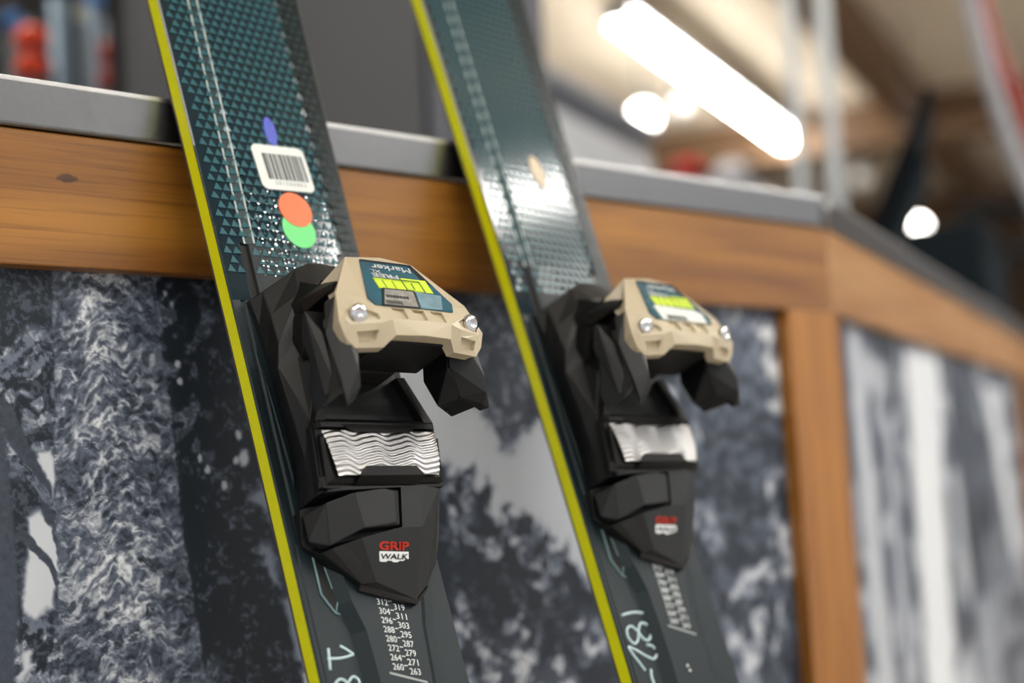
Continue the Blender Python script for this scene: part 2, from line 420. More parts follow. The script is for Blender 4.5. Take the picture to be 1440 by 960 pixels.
    for sg in (1, -1):
        mb = MB()
        mb.lathe([(5.0,-1),(5.0,1.2),(4.4,2.1),(2.6,2.5),(2.5,2.5),(2.2,1.0),(.4,.9)], (sg*38.3+CX, 42.2, 83.6), (sg*.12, -.32, .94), 28)
        sc = mb.build('cap_screw', M['chrome'], cap, True, fn=L)
        tag(sc, 'chrome screw head')
    # label plate and lettering on the cap: plane through v=81.8 and v=47.6
    def lw(v): return 71.9 + (81.8-v)*.366 + .35
    q = lambda u, v, d=0.: (u, v, lw(v)+d)
    mb = MB(); out = [(-18.8,81.2),(15.8,81.2),(28.2,53.6),(25.0,47.4),(-27.6,47.4),(-30.0,52.0)]
    mb.hull([q(u, v, .5) for u, v in out] + [q(u, v, -.8) for u, v in out])
    lp = mb.build('label_plate', M['teal'], cap, fn=L); tag(lp, 'teal printed label plate')
    mb = MB()
    out = [(-18.6,81.1),(15.6,81.1),(16.2,79.6),(-19.0,79.6)]
    mb.hull([q(u, v, .62) for u, v in out] + [q(u, v, .2) for u, v in out])
    mb.hull([q(u, v, .62) for u, v in [(13,80),(15.8,80.4),(22.6,66),(16,70)]] + [q(u, v, .2) for u, v in [(13,80),(15.8,80.4),(22.6,66),(16,70)]])
    mb.build('label_band', M['navy'], cap, fn=L)
    xd = (-1, 0, 0); yd = (0, -.939, .344)
    mb = MB()
    add_text(mb, 'Marker', q(13.0, 78.2, .8), xd, yd, 27, 4.0, 0, .12, .3)
    add_text(mb, 'XL', q(-9.8, 73.9, .8), xd, yd, 7.0, 2.3, 0, .1, .15)
    add_text(mb, 'FREE', q(.4, 71.2, .8), xd, yd, 17.4, 2.7, 0, .0, .5)
    mb.build('label_lettering', M['white'], cap, fn=L)
    mb = MB()
    def bar(u0, u1, v0, v1):
        pts = [(u0, v0), (u1, v0), (u1, v1), (u0, v1)]
        mb.hull([q(u, v, .9) for u, v in pts] + [q(u, v, .4) for u, v in pts])
    v1, v0 = 67.6, 60.0
    bar(-18.4,-13.4,v0,v1); bar(-12.5,-6.8,v0,v1); bar(-5.9,.4,v0,v1); bar(-18.4,.4,v1-1.0,v1)
    bar(1.5,6.2,v0,v1); bar(7.3,12.6,v0,v1); bar(1.5,12.6,v0,v0+1.3); bar(1.5,12.6,v1-1.2,v1)
    bar(13.7,18.8,v0,v1+1); bar(1.4,18.8,v1+.7,v1+1.9)
    mb.build('lime_lettering', M['lime'], cap, fn=L)
    if k == 0:
        mb = MB()
        pts = [(-16.4,60.2),(5.2,60.4),(1.6,47.4),(-23.6,47.4)]
        mb.hull([q(u, v, 1.2) for u, v in pts] + [q(u, v, .3) for u, v in pts])
        mb.build('label_window', M['ink'], cap, fn=L)
        mb = MB(); pts = [(-15.8,59.2),(3.6,59.4),(.4,47.9),(-22.4,47.9)]
        mb.hull([q(u, v, 1.35) for u, v in pts] + [q(u, v, .5) for u, v in pts])
        w_ = mb.build('silver_tag', M['foil'], cap, fn=L); tag(w_, 'silver foil tag')
        mb = MB()
        for i in range(9): mb.hull([q(-20+i*1.25+a, v, d) for a in (0, .6) for v in (48.6, 51.0) for d in (1.2, 1.5)])
        for i in range(7): mb.hull([q(-17.5+i*2.2+a, v, d) for a in (0, 1.6) for v in (53.2, 55.0) for d in (1.2, 1.5)])
        mb.build('tag_marks', M['ink'], cap, fn=L)
        mb = MB(); pts = [(6.2,60.0),(23.4,58.8),(17.4,47.8),(2.4,47.6)]
        mb.hull([q(u, v, .95) for u, v in pts] + [q(u, v, .3) for u, v in pts])
        mb.build('clear_film', M['foil2'], cap, fn=L)
    else:
        mb = MB(); pts = [(-22.5,58.6),(-20,59.4),(16,58.4),(21.8,56.0),(20.5,47.6),(-22.6,47.6)]
        mb.hull([q(u, v, 1.1) for u, v in pts] + [q(u, v, .3) for u, v in pts])
        w_ = mb.build('white_tag', M['paper'], cap, fn=L); tag(w_, 'white paper tag across the label')
        mb = MB()
        for a in range(10): mb.hull([q(-17+a*1.9+da, v, d) for da in (0, 1.2+.4*(a % 2)) for v in (48.2, 51.6) for d in (.9, 1.3)])
        mb.build('tag_marks', M['greyink'], cap, fn=L)
    # --- sole plate: black carriage and wavy metal plate
    mb = MB()
    mb.hull(sym([(41,5,31.6),(41,5,24),(41.3,-28.4,27.4),(41.6,-29,20),(38,-29,27.6)]))
    mb.hull(sym([(40,6,32.2),(40,4,24),(27,34,32),(27,34,24),(24,34,30)])[0:0] or [(40.4,6,32.8),(40.4,4,26),(27.5,33,33.5),(27.5,33,26),(34,6,32.8),(22,33,33),(22,33,26),(34,4,26)])
    mb.hull([(-40.4,6,32.8),(-40.4,4,26),(-27.5,33,33.5),(-27.5,33,26),(-34,6,32.8),(-22,33,33),(-22,33,26),(-34,4,26)])
    mb.hull(sym([(40,8,31.5),(40,2,31.5),(38.6,2.2,34.2),(38.6,5,34.4),(36,8,30)]))
    mb.hull([(-17,-20.2,36.4),(17,-20.2,36.4),(22,-25.2,35.6),(-22,-25.2,35.6),(-22,-28,29),(22,-28,29),(-17,-20.2,31),(17,-20.2,31)])
    mb.hull(sym([(40.3,-3,33.4),(39.2,-3,33.6),(36.2,-25,31.4),(39.6,-27,29.2),(40,-3,28),(36,-26,27)]))
    mb.hull(sym([(22,1.2,35.2),(19,-1.0,35.6),(26,4,34.4),(22,1.5,31)]))
    frm = bevel(mb.build('sole_plate_carriage', M['blackshade'], root, fn=L), .0006)
    mb = MB()
    for (a, b_) in (((-41.8,3,30),(-42.2,-24,27)),): mb.tube([a, b_], .45, 8)
    mb.hull([(-42.3,-23,27.6),(-38.6,-23,30),(-39.4,-28,28.4),(-42.6,-28,25.8),(-41,-25,24)])
    mb.build('carriage_clip', M['deep'], frm, fn=L)
    nu, nv = 190, 70; vs = []; fs = []
    for j in range(nv+1):
        v = .4 - 24.8*j/nv; half = np.interp(v, [-24.4, -15, .4], [34.2, 36.4, 38.4])
        for i in range(nu+1):
            u = -half + 2*half*i/nu
            am = 1.35
            ph = v*1.0 + am*math.sin(2*math.pi*(u+2)/23.0) + .35*math.sin(2*math.pi*u/11.0+1)
            w = 34.2 + 1.4*(1-((v+12)/12.5)**2) + .24*math.sin(2*math.pi*ph/2.9) - .9*(max(0, abs(u)-.8*half)/(.2*half))**2
            vs.append(L(u, v, w))
    for j in range(nv):
        for i in range(nu):
            a = j*(nu+1)+i; fs.append((a, a+nu+1, a+nu+2, a+1))
    o = obj('sole_plate', mesh('sole_plate', vs, fs, None, True), M['silver'], root); tag(o, 'wavy bare metal sole plate')
    # --- adjuster housing behind the sole plate
    fw = lambda v: 23.9 + .375*(v+50)
    mb = MB()
    mb.hull([(-26,-28,28.2),(26,-28,28.2),(-38,-29.5,26.6),(38,-29.5,26.6),(-42.2,-33,12),(42.2,-33,12),(-42.4,-33,0),(42.4,-33,0),
             (-21.5,-50,23.9),(21.5,-50,23.9),(-37,-52,14.5),(39,-51,15.5),(-42.5,-50.5,8),(44.6,-50.5,10),(-42.5,-50.5,0),(44.6,-50.5,0),
             (-10.8,-75.5,fw(-75.5)),(-17.7,-75,10.8),(16.2,-85.6,fw(-85.6)),(26.4,-78,11),(36.6,-67,10),(-17.7,-74,1),(16.2,-84.5,1),(26,-77,1),(36,-66,1),(-27,-58,8)])
    sh = mb.build('length_adjuster', M['blacksat'], root, fn=L)
    carve(sh, [cutter([(9.8,-28.9,40),(7.6,-49.9,40),(-19.5,-50.8,40),(-37,-57,40),(-60,-54,40),(-60,-31,40),(-38,-33.2,40),(-24,-30.4,40),(-10,-28.6,40),
                       (9.6,-29.1,21),(7.4,-49.7,18),(-19.5,-50.6,17),(-37,-56.8,7),(-60,-54,-3),(-60,-31,2),(-38,-33.4,13),(-24,-30.6,20)], L)])
    bevel(sh, .0006, 2, .25)
    mb = MB()
    mb.hull([(-17.5,-74.6,10.2),(-17.5,-77.6,7.4),(17,-88.2,9.6),(17.4,-85.4,11),(-17.5,-74,3),(17,-86,3),(-17.5,-77.4,4),(17,-88,5)])
    mb.hull([(17,-88.2,9.6),(17.4,-85.4,11),(28,-78,10),(28,-80,8.4),(17,-86,3),(27,-78,3)])
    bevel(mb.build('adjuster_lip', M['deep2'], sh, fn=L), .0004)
    mb = MB()
    mb.hull([(8.2,-30.4,27.2),(6.4,-48.6,23.6),(2.6,-47.6,25.6),(3.6,-31.6,28.8),(-4,-29.8,29.0),(-19,-49.8,25.0),(-23,-31.8,28.6),(8.2,-30.4,21),(6.4,-48.6,18),(-19,-49.8,17),(-23,-31.8,19)])
    mb.hull([(-23,-31.8,28.6),(-19,-49.8,25.0),(-35.8,-55.4,15.4),(-37.2,-34.6,21.8),(-23,-32,19),(-19,-49.6,17),(-36,-55,9),(-37,-35,12)])
    mb.hull([(-37.2,-34.6,21.8),(-35.8,-55.4,15.4),(-43.4,-50.4,8.8),(-42.8,-36.2,8.4),(-36,-54,6),(-37,-36,6)])
    bevel(mb.build('release_button', M['black'], sh, fn=L), .0005)
    # printed mark: red word over a white panel with a dark word
    q2 = lambda u, v, d: (u, v, fw(v)+d)
    yd2 = (0, .936, .351)
    mb = MB(); add_text(mb, 'GRIP', q2(-8.6, -60.4, .25), (1, -.06, 0), yd2, 19.4, 4.1, 0, .0, .5)
    mb.build('red_lettering', M['red'], sh, fn=L)
    mb = MB(); pts = [(-8.6,-61.0),(11.3,-62.1),(11.3,-65.6),(8.6,-65.8),(7.8,-66.4),(4.8,-66.3),(3.6,-66.9),(.6,-66.7),(-.4,-66.0),(-3.2,-65.8),(-4,-66.3),(-7,-66.2),(-8.6,-65.8)]
    P = [q2(u, v, .16) for u, v in pts]; mb.add(P, [tuple(range(len(P)))[::-1]])
    mb.build('white_panel', M['white'], sh, fn=L)
    mb = MB(); add_text(mb, 'WALK', q2(-7.6, -64.9, .34), (1, -.06, 0), yd2, 17.6, 2.7, 0, .15, .2)
    mb.build('dark_lettering', M['ink'], sh, fn=L)
    return root

M['glintline'] = mat('topsheet_glint_line', lin(205, 216, 214), .3)  # pale crease lines, edge glints put into the colour
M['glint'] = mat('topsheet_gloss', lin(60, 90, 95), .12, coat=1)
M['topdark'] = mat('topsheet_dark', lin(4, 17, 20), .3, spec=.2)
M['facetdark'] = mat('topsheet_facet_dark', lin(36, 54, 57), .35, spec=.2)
M['greyink2'] = mat('print_greybar', lin(150, 158, 158), .5)
M['tan2'] = mat('tan_plastic_shade', lin(176, 156, 122), .45)
M['foil2'] = mat('clear_film', lin(120, 160, 178), .12, .2, noise=.5, nscale=150, bump=.5, coat=1)
M['blackshade'] = mat('black_plastic_shaded', lin(9, 10, 11), .5, spec=.3, bump=.15, nscale=700)  # black plastic darkened: shade below the cap put into the colour
M['hookrim'] = mat('groove_rim', lin(112, 142, 146), .35)
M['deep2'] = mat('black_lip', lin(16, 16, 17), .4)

def rounded_rect(cx, cy, w, h, r, ang, n=6):
    pts = []
    for (sx, sy, a0) in ((1, 1, 0), (-1, 1, 90), (-1, -1, 180), (1, -1, 270)):
        for i in range(n+1):
            a = math.radians(a0+90*i/n); pts.append((sx*(w/2-r)+r*math.cos(a), sy*(h/2-r)+r*math.sin(a)))
    c, s = math.cos(ang), math.sin(ang)
    return [(cx+c*x-s*y, cy+s*x+c*y) for x, y in pts]
def ellipse(cx, cy, a, b, ang, n=40):
    c, s = math.cos(ang), math.sin(ang)
    return [(cx+c*a*math.cos(t)-s*b*math.sin(t), cy+s*a*math.cos(t)+c*b*math.sin(t)) for t in np.linspace(0, 2*math.pi, n, endpoint=False)]

def ski_one():
    r = build_ski(0)
    tag(r, 'teal ski with a barcode sticker, orange and green dots, leaning beside the snowy trunk print', 'ski', 'skis leaning on the counter')
    ang = math.radians(4.2)
    mb = MB(); mb.prism(rounded_rect(6.4, 183.1, 38.4, 30.6, 4.2, ang), 1.5, 2.25)
    st = mb.build('barcode_sticker', M['paper'], r, fn=L); tag(st, 'white barcode sticker')
    mb = MB(); c, s = math.cos(ang), math.sin(ang)
    T = lambda x, y: (6.4+c*x-s*y, 183.1+s*x+c*y)
    x = -13.0
    for wd, gp in [(2.6,.5),(1.1,1.0),(2.2,.9),(1.9,.8),(.9,.9),(2.4,.8),(2.0,.9),(2.2,.6),(.7,.6),(1.6,.6),(2.0,.7),(.8,.9),(1.6,.5)]:
        mb.prism([T(x, -8.3), T(x+wd, -8.3), T(x+wd, 9.4), T(x, 9.4)], 2.2, 2.32); x += wd+gp*.8
    o = T(-9.2, -12.0); add_text(mb, '2 0 1 0 0 6 8 6 2', (o[0], o[1], 2.32), (c, s, 0), (-s, c, 0), 22.5, 2.7)
    mb.build('barcode_print', M['greyink'], st, fn=L)
    mb = MB(); mb.prism(ellipse(7.0, 141.3, 11.6, 11.9, 0), 1.5, 2.1); o = mb.build('round_sticker', M['green'], r, fn=L); tag(o, 'round green sticker')
    mb = MB(); mb.prism(ellipse(7.8, 155.0, 11.6, 11.4, 0), 1.5, 2.4); o = mb.build('round_sticker', M['orange'], r, fn=L); tag(o, 'round orange sticker')
    mb = MB(); mb.hull([(p[0], p[1], 1.5) for p in ellipse(3.6, 208.4, 4.6, 10.4, .0)] + [(p[0], p[1], 2.3) for p in ellipse(3.6, 208.4, 4.4, 10, .0)] + [(3.6, 208.4, 2.6)])
    o = mb.build('oval_sticker', M['blue'], r, fn=L); tag(o, 'blue oval foil sticker')
    mb = MB()
    stroke(mb, [(-39.6,-103.6),(-40.4,-108.5),(-41.4,-114.4)], .8); stroke(mb, [(-41.6,-108.6),(-33,-109.2),(-25,-108.2)], .75)
    stroke(mb, [(-32.2,-103),(-28.6,-105.2),(-25,-108)], .75)
    stroke(mb, [(-32.5,-122),(-28.5,-119.2),(-25.4,-121.6),(-26.6,-127),(-31,-129.4),(-35,-126.4),(-33.4,-121.6),(-37,-119.6),(-41,-122.6),(-41.6,-128),(-38,-131),(-34.6,-128)], .75)
    mb.build('marker_writing', M['pale'], r, True, fn=L)
    return r
def ski_two():
    r = build_ski(1)
    tag(r, 'teal ski with a beige oval sticker and 182 in marker, leaning nearer the counter corner', 'ski', 'skis leaning on the counter')
    mb = MB(); mb.prism(ellipse(7.2, 207.6, 5.6, 12.2, .16), 1.5, 2.2)
    mb.prism(ellipse(9.0, 197.4, 3.6, 2.6, .3), 1.5, 2.5)
    o = mb.build('oval_sticker', M['beige'], r, fn=L); tag(o, 'beige oval sticker')
    mb = MB()
    stroke(mb, [(-41.3,-110.2),(-31,-109.2),(-21.8,-110.2)], .85)
    stroke(mb, [(-31.4,-121),(-27,-116.4),(-22,-117.6),(-20.4,-121.6),(-23.4,-126.6),(-28.4,-126),(-31.8,-121),(-36,-117.4),(-40.4,-119),(-41.4,-123.8),(-38,-128),(-33.6,-126),(-31,-121)], .85)
    stroke(mb, [(-27.6,-129.6),(-22.4,-131.0),(-20.8,-135.4),(-24.8,-138.6),(-30.4,-136.6),(-37,-132.6),(-43.4,-129.4),(-42.4,-133),(-38.2,-140),(-35.4,-144.6)], .85)
    stroke(mb, [(-30.2,-144.4),(-31.6,-149),(-31.2,-154)], .85)
    mb.build('marker_writing', M['pale'], r, True, fn=L)
    return r
ski_one(); ski_two()

# ------------------------------------------------------------------ counter
def wood(name, along='X', c1=(196,134,66), c2=(150,88,34), knot=None, scale=1.0):
    m = bpy.data.materials.new(name); m.use_nodes = True; nt = m.node_tree; b = nt.nodes['Principled BSDF']; nd = nt.nodes.new; lk = nt.links.new
    tc = nd('ShaderNodeTexCoord'); mp = nd('ShaderNodeMapping'); lk(tc.outputs['Object'], mp.inputs['Vector'])
    s = {'X': (2.2, 30, 30), 'Z': (30, 30, 2.2)}[along]; mp.inputs['Scale'].default_value = tuple(x*scale for x in s)
    n1 = nd('ShaderNodeTexNoise'); n1.inputs['Scale'].default_value = 1.0; n1.inputs['Detail'].default_value = 5; n1.inputs['Distortion'].default_value = .6
    lk(mp.outputs[0], n1.inputs['Vector'])
    r1 = nd('ShaderNodeValToRGB'); r1.color_ramp.elements[0].position = .3; r1.color_ramp.elements[1].position = .72
    r1.color_ramp.elements[0].color = lin(*c2); r1.color_ramp.elements[1].color = lin(*c1); lk(n1.outputs['Fac'], r1.inputs[0])
    mp2 = nd('ShaderNodeMapping'); lk(tc.outputs['Object'], mp2.inputs['Vector'])
    s2 = {'X': (9, 420, 420), 'Z': (420, 420, 9)}[along]; mp2.inputs['Scale'].default_value = s2
    n2 = nd('ShaderNodeTexNoise'); n2.inputs['Scale'].default_value = 1; n2.inputs['Detail'].default_value = 3; lk(mp2.outputs[0], n2.inputs['Vector'])
    r2 = nd('ShaderNodeValToRGB'); r2.color_ramp.elements[0].position = .30; r2.color_ramp.elements[1].position = .48
    r2.color_ramp.elements[0].color = (.35, .28, .22, 1); r2.color_ramp.elements[1].color = (1, 1, 1, 1); lk(n2.outputs['Fac'], r2.inputs[0])
    mx = nd('ShaderNodeMix'); mx.data_type = 'RGBA'; mx.blend_type = 'MULTIPLY'; mx.inputs[0].default_value = .55
    lk(r1.outputs[0], mx.inputs[6]); lk(r2.outputs[0], mx.inputs[7]); out = mx.outputs[2]
    if knot:
        mp3 = nd('ShaderNodeMapping'); lk(tc.outputs['Object'], mp3.inputs['Vector'])
        mp3.vector_type = 'TEXTURE'; mp3.inputs['Location'].default_value = knot; mp3.inputs['Scale'].default_value = (.0065, .05, .0026)
        nz = nd('ShaderNodeTexNoise'); nz.inputs['Scale'].default_value = 220; lk(tc.outputs['Object'], nz.inputs['Vector'])
        ln = nd('ShaderNodeVectorMath'); ln.operation = 'LENGTH'; lk(mp3.outputs[0], ln.inputs[0])
        ad = nd('ShaderNodeMath'); ad.operation = 'ADD'; lk(ln.outputs['Value'], ad.inputs[0]); lk(nz.outputs['Fac'], ad.inputs[1])
        r3 = nd('ShaderNodeValToRGB'); r3.color_ramp.elements[0].position = .0; r3.color_ramp.elements[1].position = 1.0
        e = r3.color_ramp.elements; e[0].position = .62; e[1].position = .8; e[0].color = (.2, .15, .12, 1); e[1].color = (1, 1, 1, 1)
        md = nd('ShaderNodeMath'); md.operation = 'MULTIPLY'; md.inputs[1].default_value = .5; lk(ad.outputs[0], md.inputs[0]); lk(md.outputs[0], r3.inputs[0])
        m2 = nd('ShaderNodeMix'); m2.data_type = 'RGBA'; m2.blend_type = 'MULTIPLY'; m2.inputs[0].default_value = .85
        lk(out, m2.inputs[6]); lk(r3.outputs[0], m2.inputs[7]); out = m2.outputs[2]
    lk(out, b.inputs['Base Color']); b.inputs['Roughness'].default_value = .4; b.inputs['Coat Weight'].default_value = .25; b.inputs['Coat Roughness'].default_value = .25
    bp = nd('ShaderNodeBump'); bp.inputs['Strength'].default_value = .1; bp.inputs['Distance'].default_value = .001
    lk(n2.outputs['Fac'], bp.inputs['Height']); lk(bp.outputs[0], b.inputs['Normal'])
    return m
CB = np.array([0.2, 0.25, 0.0])          # base of the front cabinet
M['wood'] = wood('oiled_pine_rail', 'X', (172,116,40), (112,66,18), knot=(0.348-CB[0], 0.003-CB[1], Z0-.0525))
M['woodv'] = wood('oiled_pine_post', 'Z', (176,118,44), (142,86,28))
M['wood2'] = wood('pine_rail_glare', 'X', (192,146,94), (166,116,66))  # pine of the angled section lightened, glare put into the colour
M['carcass'] = mat('carcass_board', lin(60, 50, 42), .6)

def steel(name, base, rough):
    m = mat(name, base, rough, 1.0); nt = m.node_tree; b = nt.nodes['Principled BSDF']; nd = nt.nodes.new; lk = nt.links.new
    tc = nd('ShaderNodeTexCoord'); n1 = nd('ShaderNodeTexNoise'); n1.inputs['Scale'].default_value = 90; n1.inputs['Detail'].default_value = 6; n1.inputs['Distortion'].default_value = 2
    lk(tc.outputs['Object'], n1.inputs['Vector'])
    mr = nd('ShaderNodeMapRange'); mr.inputs[3].default_value = rough-.05; mr.inputs[4].default_value = rough+.08; lk(n1.outputs['Fac'], mr.inputs[0]); lk(mr.outputs[0], b.inputs['Roughness'])
    mx = nd('ShaderNodeMix'); mx.data_type = 'RGBA'; mx.inputs[6].default_value = tuple(c*.93 for c in base[:3])+(1,); mx.inputs[7].default_value = tuple(min(1, c*1.07) for c in base[:3])+(1,)
    lk(n1.outputs['Fac'], mx.inputs[0]); lk(mx.outputs[2], b.inputs['Base Color'])
    v = nd('ShaderNodeTexVoronoi'); v.inputs['Scale'].default_value = 160; lk(tc.outputs['Object'], v.inputs['Vector'])
    bp = nd('ShaderNodeBump'); bp.inputs['Strength'].default_value = .05; bp.inputs['Distance'].default_value = .0003; lk(n1.outputs['Fac'], bp.inputs['Height']); lk(bp.outputs[0], b.inputs['Normal'])
    return m
M['steel'] = steel('worn_steel', (.23, .23, .235, 1), .3)

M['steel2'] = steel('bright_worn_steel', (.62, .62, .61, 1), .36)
def f2(s, off, z): # point on the angled face: s along, off behind it
    p = np.array([XC, 0, 0]) + G*s + H*off; return (p[0], p[1], z)

# countertop: one steel-clad slab following both faces
cp = np.array([0.3, 0.25, Z0-.0271])
ct = empty('countertop', cp)
tag(ct, 'worn steel edged countertop running over both counter sections', 'countertop')
bi = lambda off: (XC - off*math.tan(A2/2), off)   # mitre line
poly = [(-.75, 0), (XC, 0), f2(2.6, 0, 0)[:2], f2(2.6, .33, 0)[:2], bi(.33), (-.75, .33)]
mb = MB(); mb.prism(poly, Z0-.0271, Z0); top = mb.build('steel_top', M['steel'], ct, fn=lambda x, y, z: (x-cp[0], y-cp[1], z-cp[2])); bevel(top, .0022, 3)
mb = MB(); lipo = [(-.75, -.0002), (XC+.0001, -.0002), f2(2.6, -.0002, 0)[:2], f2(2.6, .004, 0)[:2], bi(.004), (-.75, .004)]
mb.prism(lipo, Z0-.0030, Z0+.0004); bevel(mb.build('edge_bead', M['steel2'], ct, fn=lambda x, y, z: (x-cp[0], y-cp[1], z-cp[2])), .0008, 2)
mb = MB(); mb.lathe([(.0036,0),(.0036,.0272)], (XC-.0012, .0012, Z0-.0272), n=14); mb.tube([(XC-.012,-.0004,Z0-.004),(XC-.006,-.0006,Z0-.012),(XC-.010,-.0005,Z0-.021)], .0012, 8)
mb.build('weld_joint', M['steel'], ct, True, fn=lambda x, y, z: (x-cp[0], y-cp[1], z-cp[2]))

fcb = lambda x, y, z: (x-CB[0], y-CB[1], z-CB[2])
cab = empty('counter_cabinet', CB)
tag(cab, 'front counter section with pine frame and a snowy forest print behind the skis', 'counter', 'counter sections')
RT, RB = Z0-.0275, Z0-.1022
mb = MB(); mb.box((-.72, .003, RB), (XC-.0, .0195, RT)); bevel(mb.build('top_rail', M['wood'], cab, fn=fcb), .001)
mb = MB(); mb.box((-.72, .003, .10), (XC-.0, .0195, .18)); bevel(mb.build('bottom_rail', M['wood'], cab, fn=fcb), .001)
mb = MB(); mb.box((.9990, .0033, .181), (XC-.0005, .0195, RB-.0004)); bevel(mb.build('corner_post', M['woodv'], cab, fn=fcb), .001)
mb = MB(); mb.box((-.72, .0033, .181), (-.65, .0195, RB-.0004)); bevel(mb.build('end_post', M['woodv'], cab, fn=fcb), .001)
mb = MB(); mb.prism([(-.72, .021), (XC-.012, .021), (XC-.30*math.tan(A2/2)-.006, .30), (-.72, .30)], .0, RT); mb.build('carcass', M['carcass'], cab, fn=fcb)

c2 = np.array(f2(1.0, .2, 0)); fc2 = lambda x, y, z: (x-c2[0], y-c2[1], z-c2[2])
cab2 = empty('counter_cabinet', c2); cab2.rotation_euler = (0, 0, A2)
tag(cab2, 'angled counter section beyond the corner with a print of pale tree trunks', 'counter', 'counter sections')
def loc2(s, off, z): return (s-1.0, off-.2, z)
mb = MB(); mb.box(loc2(.0005, .003, RB), loc2(2.5, .0195, RT)); bevel(mb.build('top_rail', M['wood2'], cab2), .001)
mb = MB(); mb.box(loc2(.0005, .0033, .181), loc2(.030, .0195, RB-.0004)); bevel(mb.build('corner_post', M['woodv'], cab2), .001)
mb = MB(); mb.box(loc2(1.62, .0033, .181), loc2(1.70, .0195, RB-.0004)); bevel(mb.build('middle_post', M['woodv'], cab2), .001)
mb = MB(); mb.box(loc2(.0005, .003, .10), loc2(2.5, .0195, .18)); bevel(mb.build('bottom_rail', M['wood2'], cab2), .001)
mb = MB(); mb.prism([loc2(.012, .021, 0)[:2], loc2(2.5, .021, 0)[:2], loc2(2.5, .30, 0)[:2], loc2(.30*math.tan(A2/2)+.006, .30, 0)[:2]], 0, RT); mb.build('carcass', M['carcass'], cab2)

# ------------------------------------------------------------------ printed forest panels
def vnoise(x, y, seed):
    """value noise on float arrays"""
    xi = np.floor(x).astype(np.int64); yi = np.floor(y).astype(np.int64); fx = x-xi; fy = y-yi
    fx = fx*fx*(3-2*fx); fy = fy*fy*(3-2*fy)
    def h(a, b):
        n = (a*374761393 + b*668265263 + seed*974711) & 0x7fffffff
        n = ((n ^ (n >> 13))*1274126177) & 0x7fffffff
        return ((n ^ (n >> 16)) & 0xffff)/65535.
    return (h(xi, yi)*(1-fx)+h(xi+1, yi)*fx)*(1-fy)+(h(xi, yi+1)*(1-fx)+h(xi+1, yi+1)*fx)*fy
def fbm(x, y, seed, oct=4, g=.5):
    s = 0; a = 1; t = 0
    for i in range(oct):
        s = s+a*vnoise(x*2**i, y*2**i, seed+i*17); t += a; a *= g
    return s/t
def sst(a, b, x): t = np.clip((x-a)/(b-a), 0, 1); return t*t*(3-2*t)
def inpoly(X, Y, poly, soft):
    """signed distance style mask of a polygon with a soft edge"""
    d = np.full(X.shape, 1e9); ins = np.zeros(X.shape, bool); n = len(poly)
    for i in range(n):
        x0, y0 = poly[i]; x1, y1 = poly[(i+1) % n]
        dx, dy = x1-x0, y1-y0; t = np.clip(((X-x0)*dx+(Y-y0)*dy)/(dx*dx+dy*dy+1e-12), 0, 1)
        d = np.minimum(d, np.hypot(X-x0-t*dx, Y-y0-t*dy))
        c = ((y0 > Y) != (y1 > Y)) & (X < (x1-x0)*(Y-y0)/((y1-y0) if y1 != y0 else 1e-9)+x0); ins ^= c
    sd = np.where(ins, d, -d)
    return sst(-soft, soft, sd)
def seg(X, Y, a, b, w0, w1):
    dx, dy = b[0]-a[0], b[1]-a[1]; t = np.clip(((X-a[0])*dx+(Y-a[1])*dy)/(dx*dx+dy*dy), 0, 1)
    d = np.hypot(X-a[0]-t*dx, Y-a[1]-t*dy); w = w0+(w1-w0)*t
    return sst(1.0, .6, d/w)

